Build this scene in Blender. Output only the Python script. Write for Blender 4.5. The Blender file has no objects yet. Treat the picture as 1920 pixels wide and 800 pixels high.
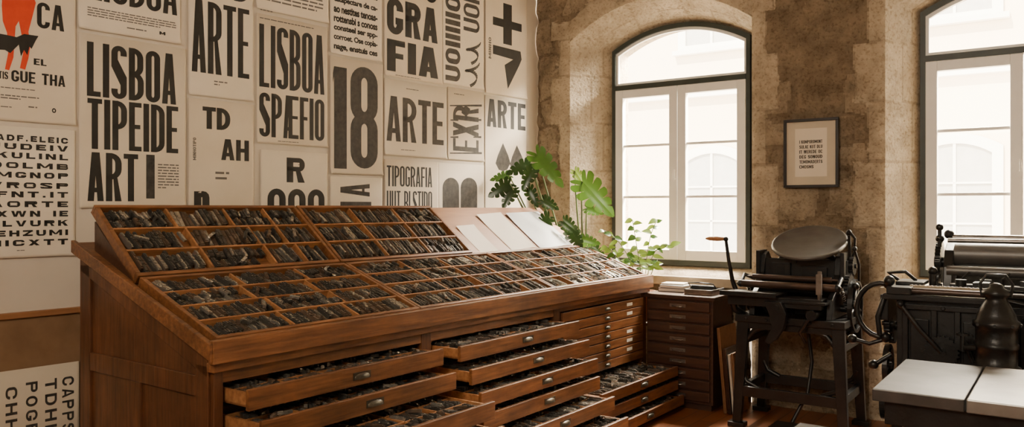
import bpy, bmesh, math, random
from mathutils import Vector, Matrix, noise
random.seed(7)
F=1500.;CX=960.;HY=389.;H=1.6
R=math.radians
def T(x,y,z): return Matrix.Translation((x,y,z))
def RX(a): return Matrix.Rotation(R(a),4,'X')
def RY(a): return Matrix.Rotation(R(a),4,'Y')
def RZ(a): return Matrix.Rotation(R(a),4,'Z')
def SC(x,y,z): return Matrix.Diagonal((x,y,z,1))
def frame(o,dx):
    dx=Vector((dx[0],dx[1],0)).normalized(); dy=Vector((-dx.y,dx.x,0))
    m=Matrix.Identity(4)
    for i in range(3):
        m[i][0]=dx[i]; m[i][1]=dy[i]; m[i][3]=o[i]
    m[2][2]=1
    return m
# room axes: poster wall, window wall and the cabinet
C0=Vector((.26,7.8,0))
MW=frame(C0,(.8166,-.5772))
MP=frame(C0,(.6371,.7708))
MC=frame(Vector((-1.263,3.383,0)),(.5918,.8061))
def onplane(M,px,py,off=0.):
    """point of frame M's y=off plane seen in the survey photo -> (x,z) local"""
    n=M.col[1].xyz; o=M.col[3].xyz+n*off
    d=Vector(((px-CX)/F,1,0)); Y=n.dot(o)/n.dot(d)
    P=d*Y
    return (P-M.col[3].xyz).dot(M.col[0].xyz), H-(py-HY)/F*Y
# ---------------------------------------------------------------- mesh builder
class MB:
    def __init__(s): s.v=[];s.f=[];s.m=[];s.sm=[];s.M=Matrix.Identity(4)
    def add(s,vs,fs,mi=0,smooth=False,M=None):
        b=len(s.v); MM=s.M@M if M is not None else s.M
        s.v+= [MM@Vector(v) for v in vs]
        for f in fs:
            s.f.append([b+i for i in f]); s.m.append(mi); s.sm.append(smooth)
    def box(s,x0,x1,y0,y1,z0,z1,mi=0,M=None):
        vs=[(x0,y0,z0),(x1,y0,z0),(x1,y1,z0),(x0,y1,z0),(x0,y0,z1),(x1,y0,z1),(x1,y1,z1),(x0,y1,z1)]
        s.add(vs,[(0,3,2,1),(4,5,6,7),(0,1,5,4),(1,2,6,5),(2,3,7,6),(3,0,4,7)],mi,False,M)
    def bar(s,a,b,w,d,w2=None,mi=0):
        # rectangular strut from a to b, width along x, depth along y
        w2=w2 or w; vs=[]
        for p,ww in ((a,w),(b,w2)):
            for sx,sy in ((-1,-1),(1,-1),(1,1),(-1,1)): vs.append((p[0]+sx*ww/2,p[1]+sy*d/2,p[2]))
        s.add(vs,[(0,3,2,1),(4,5,6,7),(0,1,5,4),(1,2,6,5),(2,3,7,6),(3,0,4,7)],mi)
    def prism(s,poly,a,b,axis='z',mi=0,M=None):
        n=len(poly)
        def p(u,v,w):
            return (u,v,w) if axis=='z' else ((w,u,v) if axis=='x' else (u,w,v))
        vs=[p(u,v,a) for u,v in poly]+[p(u,v,b) for u,v in poly]
        fs=[tuple(range(n))[::-1],tuple(range(n,2*n))]+[(i,(i+1)%n,n+(i+1)%n,n+i) for i in range(n)]
        s.add(vs,fs,mi,False,M)
    def tube(s,pts,r,n=10,mi=0,M=None,cap=True):
        pts=[Vector(p) for p in pts]; k=len(pts)
        rs=r if isinstance(r,(list,tuple)) else [r]*k
        vs=[];fs=[]; up=None
        for i,p in enumerate(pts):
            t=(pts[min(i+1,k-1)]-pts[max(i-1,0)]).normalized()
            if up is None:
                up=Vector((0,0,1)) if abs(t.z)<.9 else Vector((1,0,0))
            a=t.cross(up)
            if a.length<1e-4: a=t.orthogonal()
            a.normalize(); b=a.cross(t).normalized(); up=b
            for j in range(n):
                an=2*math.pi*j/n
                vs.append(p+a*math.cos(an)*rs[i]+b*math.sin(an)*rs[i])
        for i in range(k-1):
            for j in range(n):
                fs.append((i*n+j,i*n+(j+1)%n,(i+1)*n+(j+1)%n,(i+1)*n+j))
        s.add(vs,fs,mi,True,M)
        if cap:
            s.add(vs[:n],[tuple(range(n))],mi,False,M); s.add(vs[-n:],[tuple(range(n))],mi,False,M)
    def cyl(s,a,b,r,r2=None,n=20,mi=0,M=None): s.tube([a,b],[r,r if r2 is None else r2],n,mi,M)
    def lathe(s,prof,n=28,mi=0,M=None):
        vs=[];fs=[];k=len(prof)
        for r,z in prof:
            for j in range(n):
                an=2*math.pi*j/n; vs.append((r*math.cos(an),r*math.sin(an),z))
        for i in range(k-1):
            for j in range(n): fs.append((i*n+j,i*n+(j+1)%n,(i+1)*n+(j+1)%n,(i+1)*n+j))
        s.add(vs,fs,mi,True,M)
        s.add(vs[:n],[tuple(range(n))],mi,False,M); s.add(vs[-n:],[tuple(range(n))],mi,False,M)
    def ball(s,c,r,mi=0,M=None,n=14):
        prof=[(max(r*math.cos(a),1e-4),r*math.sin(a)) for a in [(-.5+i/10)*math.pi for i in range(11)]]
        s.lathe(prof,n,mi,(M if M is not None else Matrix.Identity(4))@T(*c))
    def gear(s,r,teeth,h,mi=0,M=None,hole=0):
        poly=[]
        for i in range(teeth*4):
            a=2*math.pi*i/(teeth*4); rr=r if (i%4)<2 else r*.9
            poly.append((rr*math.cos(a),rr*math.sin(a)))
        s.prism(poly,-h/2,h/2,'z',mi,M)
        MM=M if M is not None else Matrix.Identity(4)
        s.cyl((0,0,-h),(0,0,h),r*.25,n=12,mi=mi,M=MM)
    def wheel(s,r,w,spokes=5,rim=.025,mi=0,M=None):
        n=36
        prof=[(r-rim,-w/2),(r,-w/2),(r,w/2),(r-rim,w/2),(r-rim,-w/2)]
        vs=[];fs=[]
        for pr,pz in prof[:-1]:
            for j in range(n):
                a=2*math.pi*j/n; vs.append((pr*math.cos(a),pr*math.sin(a),pz))
        for i in range(4):
            for j in range(n): fs.append((i*n+j,i*n+(j+1)%n,((i+1)%4)*n+(j+1)%n,((i+1)%4)*n+j))
        s.add(vs,fs,mi,False,M)
        MM=M if M is not None else Matrix.Identity(4)
        for i in range(spokes):
            a=2*math.pi*i/spokes
            s.cyl((0,0,0),((r-rim*.5)*math.cos(a),(r-rim*.5)*math.sin(a),0),w*.32,n=8,mi=mi,M=MM)
        s.cyl((0,0,-w*.8),(0,0,w*.8),r*.16,n=16,mi=mi,M=MM)
    def spring(s,a,b,r,turns,wr=.003,mi=0):
        a=Vector(a);b=Vector(b);d=b-a;ax=d.normalized();u=ax.orthogonal().normalized();v=ax.cross(u)
        n=turns*8
        s.tube([a+d*i/n+u*r*math.cos(i*math.pi/4)+v*r*math.sin(i*math.pi/4) for i in range(n+1)],wr,5,mi)
    def bolt(s,p,r=.012,axis='y',mi=0):
        M=T(*p)@(RX(90) if axis=='y' else RY(90))
        s.prism([(r*math.cos(R(60*i)),r*math.sin(R(60*i))) for i in range(6)],-.008,.008,'z',mi,M)
    def mesh(s,name,mats):
        me=bpy.data.meshes.new(name)
        me.from_pydata([tuple(v) for v in s.v],[],s.f)
        for m in mats: me.materials.append(m)
        me.polygons.foreach_set('material_index',s.m)
        me.polygons.foreach_set('use_smooth',s.sm)
        bm=bmesh.new(); bm.from_mesh(me)
        bmesh.ops.recalc_face_normals(bm,faces=bm.faces)
        bm.to_mesh(me); bm.free(); me.update()
        return me
COL=bpy.context.scene.collection
def tag(o,label=None,cat=None,kind=None,group=None):
    if label: o['label']=label
    if cat: o['category']=cat
    if kind: o['kind']=kind
    if group: o['group']=group
def link(name,me,parent=None,M=None,bevel=0,**k):
    o=bpy.data.objects.new(name,me); COL.objects.link(o)
    if parent: o.parent=parent
    o.matrix_basis=M if M is not None else Matrix.Identity(4)
    if bevel:
        b=o.modifiers.new('bevel','BEVEL'); b.width=bevel; b.segments=2; b.limit_method='ANGLE'; b.angle_limit=R(40)
    tag(o,**k); return o
def put(mb,name,mats,parent=None,M=None,bevel=0,**k):
    if not isinstance(mats,(list,tuple)): mats=[mats]
    return link(name,mb.mesh(name,mats),parent,M,bevel,**k)
def root(name,M,**k):
    o=bpy.data.objects.new(name,None); COL.objects.link(o); o.empty_display_size=.1
    o.matrix_basis=M; tag(o,**k); return o
# ---------------------------------------------------------------- materials
def nodes(name):
    m=bpy.data.materials.new(name); m.use_nodes=True
    nt=m.node_tree; return m,nt,nt.nodes['Principled BSDF']
def mat(name,c1,c2=None,rough=.5,metal=0,scale=8,stretch=(1,1,1),bump=0,bscale=None,spec=.5,detail=6,coat=0,wear=0):
    m,nt,p=nodes(name); N=nt.nodes; L=nt.links
    p.inputs['Roughness'].default_value=rough; p.inputs['Metallic'].default_value=metal
    p.inputs['Specular IOR Level'].default_value=spec
    p.inputs['Coat Weight'].default_value=coat; p.inputs['Coat Roughness'].default_value=.25
    if c2 is None: c2=tuple(x*.8 for x in c1)
    tc=N.new('ShaderNodeTexCoord'); mp=N.new('ShaderNodeMapping'); mp.inputs['Scale'].default_value=stretch
    L.new(tc.outputs['Object'],mp.inputs[0])
    no=N.new('ShaderNodeTexNoise'); no.inputs['Scale'].default_value=scale; no.inputs['Detail'].default_value=detail
    no.inputs['Roughness'].default_value=.6
    L.new(mp.outputs[0],no.inputs['Vector'])
    cr=N.new('ShaderNodeValToRGB'); cr.color_ramp.elements[0].position=.32; cr.color_ramp.elements[1].position=.68
    cr.color_ramp.elements[0].color=(*c2,1); cr.color_ramp.elements[1].color=(*c1,1)
    L.new(no.outputs['Fac'],cr.inputs[0]); outc=cr.outputs[0]
    if wear:   # broad worn / darkened areas
        nw=N.new('ShaderNodeTexNoise'); nw.inputs['Scale'].default_value=2.4; nw.inputs['Detail'].default_value=8; nw.inputs['Roughness'].default_value=.65
        L.new(tc.outputs['Object'],nw.inputs['Vector'])
        c3=N.new('ShaderNodeValToRGB'); c3.color_ramp.elements[0].position=.35; c3.color_ramp.elements[1].position=.65
        k=1-wear; c3.color_ramp.elements[0].color=(k,k,k,1); c3.color_ramp.elements[1].color=(1.12,1.12,1.12,1)
        L.new(nw.outputs['Fac'],c3.inputs[0])
        q=N.new('ShaderNodeMix'); q.data_type='RGBA'; q.blend_type='MULTIPLY'; q.inputs[0].default_value=1
        L.new(outc,q.inputs[6]); L.new(c3.outputs[0],q.inputs[7]); outc=q.outputs[2]
        mr=N.new('ShaderNodeMapRange'); mr.inputs[3].default_value=rough+.15; mr.inputs[4].default_value=rough-.06
        L.new(nw.outputs['Fac'],mr.inputs[0]); L.new(mr.outputs[0],p.inputs['Roughness'])
    L.new(outc,p.inputs['Base Color'])
    if bump:
        n2=no
        if bscale:
            n2=N.new('ShaderNodeTexNoise'); n2.inputs['Scale'].default_value=bscale; n2.inputs['Detail'].default_value=6
            L.new(mp.outputs[0],n2.inputs['Vector'])
        b=N.new('ShaderNodeBump'); b.inputs['Strength'].default_value=bump; b.inputs['Distance'].default_value=.02
        L.new(n2.outputs['Fac'],b.inputs['Height']); L.new(b.outputs[0],p.inputs['Normal'])
    return m
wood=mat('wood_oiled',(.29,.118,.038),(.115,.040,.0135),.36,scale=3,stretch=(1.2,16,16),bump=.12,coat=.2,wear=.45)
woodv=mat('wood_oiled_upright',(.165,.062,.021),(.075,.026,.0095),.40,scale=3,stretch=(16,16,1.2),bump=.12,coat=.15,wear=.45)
woodl=mat('wood_light_case',(.42,.195,.07),(.23,.09,.03),.5,scale=3,stretch=(1.5,14,14),bump=.1,wear=.3)
woodd=mat('wood_dark_walnut',(.075,.032,.017),(.034,.014,.008),.36,scale=3,stretch=(1.2,14,14),bump=.1,coat=.25)
woodboard=mat('wood_board',(.36,.17,.07),(.26,.115,.045),.5,scale=2,stretch=(1,9,9),bump=.05)
cork=mat('wainscot_board',(.27,.16,.08),(.20,.115,.055),.7,scale=5,bump=.1)
typem=mat('type_metal_dark',(.13,.12,.105),(.024,.022,.019),.30,.5,scale=30,bump=.1)
typel=mat('type_metal_glint',(.62,.58,.51),(.24,.22,.19),.22,.8,scale=30,bump=.1)  # pale base colour paints glints and reflected window light onto the type
typew=mat('type_wood_inked',(.12,.078,.050),(.035,.023,.016),.40,0,scale=25)
iron=mat('cast_iron_black',(.018,.018,.018),(.008,.008,.008),.34,.25,scale=12,bump=.08,bscale=60)
steel=mat('steel_worn',(.34,.32,.29),(.20,.18,.165),.3,.9,scale=9,bump=.03)
disc=mat('ink_disc_steel',(.15,.145,.135),(.10,.092,.085),.4,.5,scale=6)
copper=mat('roller_brown',(.085,.05,.036),(.045,.028,.021),.33,.3,scale=8)
brass=mat('pull_brass_dull',(.12,.105,.078),(.05,.042,.03),.36,.65,scale=20)
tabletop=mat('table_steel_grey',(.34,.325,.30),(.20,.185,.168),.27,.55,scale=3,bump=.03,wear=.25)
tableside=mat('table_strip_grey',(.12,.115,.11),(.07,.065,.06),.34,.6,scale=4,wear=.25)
paper=[mat('poster_paper_%s'%n,c,tuple(x*k for x,k in zip(c,(.92,.91,.88))),.8,scale=3,bump=.10,bscale=4,spec=.2) for n,c in
   (('cream',(.76,.665,.535)),('pale',(.82,.735,.61)),('sand',(.66,.575,.455)))]
paperw=mat('sheet_white',(.72,.655,.56),(.66,.595,.50),.75,scale=3)
paperg=mat('sheet_grey',(.40,.41,.40),(.34,.35,.35),.45,scale=3)
ink=mat('ink_black',(.020,.018,.015),(.009,.008,.007),.65,scale=14)
inkg=mat('ink_faded',(.065,.058,.050),(.020,.018,.016),.7,scale=26)
inkt=mat('ink_small_print',(.15,.135,.12),(.12,.105,.095),.8)
red=mat('ink_vermilion',(.75,.06,.012),(.62,.04,.01),.7,scale=10)
plaster=mat('plaster_white',(.68,.61,.51),(.62,.55,.45),.85,scale=2,bump=.08,bscale=12)
ceilm=mat('ceiling_plaster',(.58,.51,.43),(.53,.47,.39),.9)
green=mat('frame_paint_green',(.035,.048,.04),(.025,.033,.028),.45)
white=mat('sash_paint_white',(.90,.88,.83),(.86,.84,.79),.4)
facadem=mat('facade_cream',(.88,.76,.58),(.84,.72,.54),.9,scale=1)
facadew=mat('facade_trim',(.90,.87,.80),(.86,.83,.76),.8)
facadeg=mat('facade_pane',(.52,.51,.47),(.46,.45,.42),.35)
blackframe=mat('frame_black_wood',(.02,.018,.016),(.012,.01,.01),.35,scale=8)
terracotta=mat('pot_clay',(.33,.14,.07),(.25,.10,.05),.7,scale=9)
soil=mat('soil',(.03,.02,.014),(.015,.01,.008),.95,scale=40,bump=.6)
stem=mat('stem_green',(.12,.18,.05),(.08,.12,.035),.5)
street=mat('street_paving',(.55,.5,.44),(.45,.41,.36),.9,scale=3)
def leafmat(name,a,b,t,f):
    m=mat(name,a,b,.26,scale=7,bump=.05); nt=m.node_tree; p=nt.nodes['Principled BSDF']; out=nt.nodes['Material Output']
    tr=nt.nodes.new('ShaderNodeBsdfTranslucent'); tr.inputs[0].default_value=(*t,1)
    mx=nt.nodes.new('ShaderNodeMixShader'); mx.inputs[0].default_value=f
    nt.links.new(p.outputs[0],mx.inputs[1]); nt.links.new(tr.outputs[0],mx.inputs[2]); nt.links.new(mx.outputs[0],out.inputs[0])
    return m
leaf1=leafmat('leaf_green',(.024,.060,.015),(.011,.032,.009),(.07,.16,.02),.10)
leaf2=leafmat('leaf_fresh',(.042,.110,.020),(.024,.066,.013),(.12,.26,.03),.18)
leaf3=leafmat('leaf_pale',(.13,.22,.045),(.08,.15,.028),(.28,.43,.06),.3)
gl,nt,p=nodes('window_glass'); o=nt.nodes['Material Output']
tr=nt.nodes.new('ShaderNodeBsdfTransparent'); gs=nt.nodes.new('ShaderNodeBsdfGlossy'); gs.inputs['Roughness'].default_value=.03
mx=nt.nodes.new('ShaderNodeMixShader'); mx.inputs[0].default_value=.04
nt.links.new(tr.outputs[0],mx.inputs[1]); nt.links.new(gs.outputs[0],mx.inputs[2]); nt.links.new(mx.outputs[0],o.inputs[0])
# stone tones picked per face; fine grain from noise
def stone(name,c,lo=.66,bump=.016):
    m,nt,p=nodes(name); N=nt.nodes; L=nt.links
    tc=N.new('ShaderNodeTexCoord')
    n2=N.new('ShaderNodeTexNoise'); n2.inputs['Scale'].default_value=4.5; n2.inputs['Detail'].default_value=12; n2.inputs['Roughness'].default_value=.68
    L.new(tc.outputs['Object'],n2.inputs['Vector'])
    cr=N.new('ShaderNodeValToRGB'); cr.color_ramp.elements[0].position=.36; cr.color_ramp.elements[1].position=.62
    cr.color_ramp.elements[0].color=(c[0]*lo,c[1]*lo*.97,c[2]*lo*.93,1); cr.color_ramp.elements[1].color=(*[x*1.15 for x in c],1)
    L.new(n2.outputs['Fac'],cr.inputs[0])
    n4=N.new('ShaderNodeTexNoise'); n4.inputs['Scale'].default_value=48; n4.inputs['Detail'].default_value=4
    L.new(tc.outputs['Object'],n4.inputs['Vector'])
    cr2=N.new('ShaderNodeValToRGB'); cr2.color_ramp.elements[0].position=.34; cr2.color_ramp.elements[1].position=.48
    cr2.color_ramp.elements[0].color=(.70,.67,.63,1); cr2.color_ramp.elements[1].color=(1,1,1,1)
    L.new(n4.outputs['Fac'],cr2.inputs[0])
    q=N.new('ShaderNodeMix'); q.data_type='RGBA'; q.blend_type='MULTIPLY'; q.inputs[0].default_value=1
    L.new(cr.outputs[0],q.inputs[6]); L.new(cr2.outputs[0],q.inputs[7]); L.new(q.outputs[2],p.inputs['Base Color'])
    ad=N.new('ShaderNodeMath'); ad.operation='MULTIPLY_ADD'; ad.inputs[1].default_value=.4
    L.new(n4.outputs['Fac'],ad.inputs[0]); L.new(n2.outputs['Fac'],ad.inputs[2])
    b=N.new('ShaderNodeBump'); b.inputs['Strength'].default_value=1; b.inputs['Distance'].default_value=bump
    L.new(ad.outputs[0],b.inputs['Height']); L.new(b.outputs[0],p.inputs['Normal']); p.inputs['Roughness'].default_value=.92
    p.inputs['Specular IOR Level'].default_value=.15
    return m
stones=[stone('stone_brown',(.245,.188,.125),.58,.034),stone('stone_tan',(.29,.225,.152),.60,.034),stone('stone_pale',(.345,.275,.192),.62,.030),
        stone('mortar',(.225,.172,.115),.70,.02),stone('stone_dressed',(.46,.38,.275),.72,.018),stone('mortar_pale',(.34,.275,.195),.8,.012)]
def floorm():
    m,nt,p=nodes('floor_boards'); N=nt.nodes; L=nt.links
    tc=N.new('ShaderNodeTexCoord'); mp=N.new('ShaderNodeMapping'); mp.inputs['Rotation'].default_value=(0,0,R(-54))
    L.new(tc.outputs['Object'],mp.inputs[0])
    br=N.new('ShaderNodeTexBrick'); L.new(mp.outputs[0],br.inputs['Vector']); br.inputs['Scale'].default_value=1
    br.inputs['Brick Width'].default_value=1.9; br.inputs['Row Height'].default_value=.12; br.inputs['Mortar Size'].default_value=.003
    br.inputs['Color1'].default_value=(.26,.088,.03,1); br.inputs['Color2'].default_value=(.18,.06,.02,1); br.inputs['Mortar'].default_value=(.03,.012,.006,1)
    L.new(br.outputs['Color'],p.inputs['Base Color']); p.inputs['Roughness'].default_value=.35
    return m
floorM=floorm()
# ---------------------------------------------------------------- room shell
ZC=4.0
C1=C0+MW.col[0].xyz*6.2; C2=C1-MW.col[1].xyz*8.5; C3=C0-MP.col[0].xyz*8.5
poly=[(C0.x,C0.y),(C3.x,C3.y),(C2.x,C2.y),(C1.x,C1.y)]
mb=MB(); mb.prism(poly,-.12,0); put(mb,'floor',floorM,kind='structure')
mb=MB(); mb.prism(poly,ZC,ZC+.15); put(mb,'ceiling',ceilm,kind='structure')
mb=MB(); mb.box(-8.6,0,0,.3,0,ZC); put(mb,'wall_poster',plaster,M=MP,kind='structure')
def wallseg(name,a,b):
    d=(b-a); M=frame(a,d); mb=MB(); mb.box(0,d.length,-.2,0,0,ZC) ; put(mb,name,plaster,M=M,kind='structure')
wallseg('wall_right',C1,C2); wallseg('wall_rear',C2,C3)
zr=1.03
mb=MB(); mb.box(-8.4,-.05,-.018,-.001,.12,zr-.02); put(mb,'trim_1',cork,M=MP,kind='structure')
mb=MB(); mb.box(-8.4,-.05,-.035,-.001,zr-.02,zr+.012); put(mb,'trim_2',woodboard,M=MP,kind='structure',bevel=.004)
mb=MB(); mb.box(-8.4,-.05,-.03,-.001,0.001,.12); put(mb,'baseboard_poster',woodd,M=MP,kind='structure')
# window wall
def outline(u0,u1,zb,zs,za,y,n=24,jn=1):
    pts=[(u0,y,zb+(zs-zb)*j/jn) for j in range(jn)]
    for i in range(n+1):
        t=-1+2*i/n
        pts.append((u0+(u1-u0)*(t+1)/2,y,zs+(za-zs)*(1-abs(t)**2.1)))
    pts+=[(u1,y,zs+(zb-zs)*j/jn) for j in range(1,jn+1)]
    return pts
WINS=[dict(i=(.355,2.10),f=(.655,1.99)),dict(i=(3.112,4.78),f=(3.307,4.64))]
ZB,ZS,ZA=1.075,3.09,3.275
def hsh(a,b=0): 
    x=math.sin(a*127.1+b*311.7+5.3)*43758.5453; return x-math.floor(x)
ROWS=[-.2,.30,.74,1.06,1.50,1.86,2.30,2.62,3.06,3.40,3.82,4.4]
QZ=[-.1,.5,1.0,1.45,1.95,2.4,2.85,3.2]
def openz(w,u):
    a,b=w['i']; t=-1+2*(u-a)/(b-a); return 3.17+.30*(1-abs(t)**2.1) if abs(t)<=1 else 3.17
def masonry(u,z):
    """-> (displacement, material slot)"""
    f1=noise.noise(Vector((u*2.3,z*2.3,1.7))); f2=noise.noise(Vector((u*2.3,z*2.3,8.1)))
    f3=noise.noise(Vector((u*9,z*9,4.))) ; f4=noise.noise(Vector((u*9,z*9,14.)))
    fr=noise.fractal(Vector((u*7,z*7,2.)),1.0,2.0,6)
    pat=noise.noise(Vector((u*3.1,z*3.1,21.)))   # patches where mortar has been smeared over the joints
    for w in WINS:
        a,b=w['i']
        q=max([k for k in range(len(QZ)) if QZ[k]<=z] or [0])
        k=.22 if q%2 else .12
        k+=.02*f3
        if z<3.2:
            d=(a-u) if u<a else (u-b if u>b else -1)
            if 0<=d<=k:
                zz=min(abs(z-x) for x in QZ); e=min(zz,k-d)+.010*f3
                return (.018*max(0,min(1,e/.03))+.008*fr,5 if e<.007 else 4)
        if a-.2<=u<=b+.2 and z>=3.1:
            oz=openz(w,min(max(u,a),b)); d=z-oz
            if -.1<d<.20+.03*f3 and z>=3.2-(.0 if a<=u<=b else 0):
                s_=(u-a)/.24; e=min(abs(s_-round(s_))*.24,abs(.20-d))+.010*f3
                return (.018*max(0,min(1,e/.03))+.008*fr,5 if e<.007 else 4)
    wu=u+.09*f1+.026*f3; wz=z+.10*f2+.026*f4
    r=0
    while r<len(ROWS)-2 and wz>=ROWS[r+1]: r+=1
    h=ROWS[r+1]-ROWS[r]; dz=wz-ROWS[r]
    ww=.40+.34*hsh(r,1); x=wu+hsh(r,2)*2+3; c=math.floor(x/ww); du=x-c*ww
    if hsh(r,c+40)<.35:
        hh=h/2; k2=int(dz/hh) if dz>=0 else 0; dz=dz-k2*hh; e=min(du,ww-du,dz,hh-dz); tint=hsh(r*3+c,k2+9)
    else: e=min(du,ww-du,dz,h-dz); tint=hsh(r,c)
    e=max(0,e+.009*f3)
    bul=min(1,e/.09)**.6
    jw=.015 if pat<.12 else .045
    slot=3 if e<jw else min(2,int(tint*3))
    return (.042*bul*(.5+.75*tint)*(1 if pat<.12 else .6)+.020*fr+.008*f3,slot)
wv=[];wf=[];wm=[]
def patch(fn,nu,nv,edge0=False,edge1=False,bot=False,slot=None):
    b=len(wv)
    for j in range(nv+1):
        for i in range(nu+1):
            p=fn(i/nu,j/nv)
            if slot: wv.append(p); continue
            d,_=masonry(p[0],p[2]); k=1.
            if edge0: k=min(k,i/3.) 
            if edge1: k=min(k,(nu-i)/3.)
            if bot: k=min(k,j/3.)
            wv.append((p[0],-max(d,0)*min(1,k),p[2]))
    for j in range(nv):
        for i in range(nu):
            f=(b+j*(nu+1)+i,b+j*(nu+1)+i+1,b+(j+1)*(nu+1)+i+1,b+(j+1)*(nu+1)+i); wf.append(f)
            m=[sum(wv[q][k] for q in f)/4 for k in range(3)]
            wm.append(slot(m) if slot else masonry(m[0],m[2])[1])
def rectp(a,b,z0,z1,e0,e1,st=.014):
    patch(lambda s,t:(a+(b-a)*s,0,z0+(z1-z0)*t),max(2,int((b-a)/st)),max(2,int((z1-z0)/st)),e0,e1)
prev=0.
for wi,w in enumerate(WINS):
    a,b=w['i']; rectp(prev,a,0,ZC,wi>0,True)
    rectp(a,b,0,1.0,False,False,.03)
    n=int((b-a)/.016)
    patch(lambda s,t:(a+(b-a)*s,0,openz(w,a+(b-a)*s)+(ZC-openz(w,a+(b-a)*s))*t),n,50,True,True,True)
    prev=b
rectp(prev,6.2,0,ZC,True,False,.03)
def revslot(p):
    u,y,z=p; q=0
    for k in range(len(QZ)): 
        if QZ[k]<=z: q=k
    zz=min(abs(z-x) for x in QZ)
    if z>3.2: s_=u/.24; zz=abs(s_-round(s_))*.24; q=round(s_-.5)
    vy=abs(y-(.16 if q%2 else .25)) if .02<y<.32 else 1
    e=min(zz,vy)+.007*noise.noise(Vector((u*9+y*9,z*9,0)))
    return 5 if e<.007 else 4
for w in WINS:
    a,b=w['i']; f0,f1=w['f']
    O=[outline(a,b,1.0,3.17,3.47,0,80,100),outline(f0,f1,ZB,ZS,ZA,.33,80,100),outline(f0,f1,ZB-.02,ZS,ZA,.62,80,100)]
    for A,Bq,nv in ((O[0],O[1],22),(O[1],O[2],2)):
        n=len(A)
        def fn(s,t,A=A,Bq=Bq,n=n):
            i=int(round(s*n))%n
            return tuple(A[i][k]+(Bq[i][k]-A[i][k])*t for k in range(3))
        patch(fn,n,nv,slot=revslot)
me=bpy.data.meshes.new('wall_window'); me.from_pydata(wv,[],wf)
for m in stones: me.materials.append(m)
me.polygons.foreach_set('material_index',wm)
me.polygons.foreach_set('use_smooth',[True]*len(me.polygons)); me.update()
wallw=link('wall_window',me,M=MW,kind='structure')
mb=MB(); prev=-.3
for w in WINS:
    f0,f1=w['f']; o3=outline(f0,f1,ZB-.02,ZS,ZA,.62)
    mb.add([(prev,.62,-.1),(f0,.62,-.1),(f0,.62,ZC+.2),(prev,.62,ZC+.2)],[(0,1,2,3)])
    mb.add([(f0,.62,-.1),(f1,.62,-.1),(f1,.62,ZB-.02),(f0,.62,ZB-.02)],[(0,1,2,3)])
    arc=o3[1:-1]
    for p,q in zip(arc[:-1],arc[1:]): mb.add([p,q,(q[0],.62,ZC+.2),(p[0],.62,ZC+.2)],[(0,1,2,3)])
    prev=f1
mb.add([(prev,.62,-.1),(6.4,.62,-.1),(6.4,.62,ZC+.2),(prev,.62,ZC+.2)],[(0,1,2,3)])
put(mb,'wall_outer',plaster,M=MW,kind='structure')
def window(k,w):
    f0,f1=w['f']; y=.28
    mb=MB(); o=outline(f0,f1,ZB,ZS,ZA,0); i=outline(f0+.035,f1-.035,ZB+.05,ZS-.03,ZA-.04,0); n=len(o)
    for yy0,yy1 in ((y,y+.09),):
        vs=[(a,yy0,c) for a,_,c in o]+[(a,yy0,c) for a,_,c in i]+[(a,yy1,c) for a,_,c in o]+[(a,yy1,c) for a,_,c in i]
        fs=[]
        for j in range(n):
            q=(j+1)%n
            fs+=[(j,q,n+q,n+j),(2*n+j,2*n+q,3*n+q,3*n+j),(n+j,n+q,3*n+q,3*n+j),(j,q,2*n+q,2*n+j)]
        mb.add(vs,fs)
    mb.box(f0+.035,f1-.035,y-.01,y+.08,2.71,2.755)
    W=put(mb,'window_%d'%k,green,M=MW,kind='structure')
    mb=MB(); o=outline(f0+.035,f1-.035,2.755,ZS-.03,ZA-.04,0); i=outline(f0+.058,f1-.058,2.78,ZS-.05,ZA-.065,0)
    vs=[(a,y+.02,c) for a,_,c in o]+[(a,y+.02,c) for a,_,c in i]+[(a,y+.05,c) for a,_,c in o]+[(a,y+.05,c) for a,_,c in i]
    fs=[]
    for j in range(n):
        q=(j+1)%n
        fs+=[(j,q,n+q,n+j),(2*n+j,2*n+q,3*n+q,3*n+j),(n+j,n+q,3*n+q,3*n+j)]
    mb.add(vs,fs); put(mb,'fanlight_frame',white,W)
    mb=MB(); mb.box(f0+.05,f1-.05,y+.03,y+.034,2.77,ZS+.12); put(mb,'glass',gl,W)
    mid=(f0+f1)/2; s=.078
    for a,b,side in ((f0+.035,mid,0),(mid,f1-.035,1)):
        mb=MB(); z0,z1=ZB+.05,2.71; yy0,yy1=y-.005,y+.055
        a2,b2=a+.003,b-.003
        mb.box(a2,a2+s,yy0,yy1,z0,z1); mb.box(b2-s,b2,yy0,yy1,z0,z1)
        mb.box(a2+s,b2-s,yy0,yy1,z0,z0+.09); mb.box(a2+s,b2-s,yy0,yy1,z1-s,z1)
        for z in (1.70,2.18): mb.box(a2+s,b2-s,yy0+.015,yy1-.01,z-.012,z+.012)
        S=put(mb,'sash',white,W,bevel=.004)
        mb=MB(); mb.box(a2+s-.01,b2-s+.01,y+.028,y+.032,z0+.08,z1-s+.01); put(mb,'glass',gl,S)
        if side==0:
            mb=MB(); zz=1.86; xx=b2-.012
            mb.box(xx-.014,xx+.014,yy0-.008,yy0,zz-.06,zz+.06); mb.cyl((xx,yy0-.03,zz),(xx,yy0,zz),.008,n=10)
            mb.tube([(xx,yy0-.03,zz),(xx,yy0-.035,zz+.04),(xx,yy0-.03,zz+.085)],[.009,.008,.007])
            put(mb,'handle',white,S)
        else:
            for zz in (1.3,2.5):
                mb=MB(); mb.cyl((b2-.004,yy0-.006,zz-.04),(b2-.004,yy0-.006,zz+.04),.008,n=10)
                put(mb,'hinge',white,S)
for k,w in enumerate(WINS): window(k+1,w)
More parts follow.
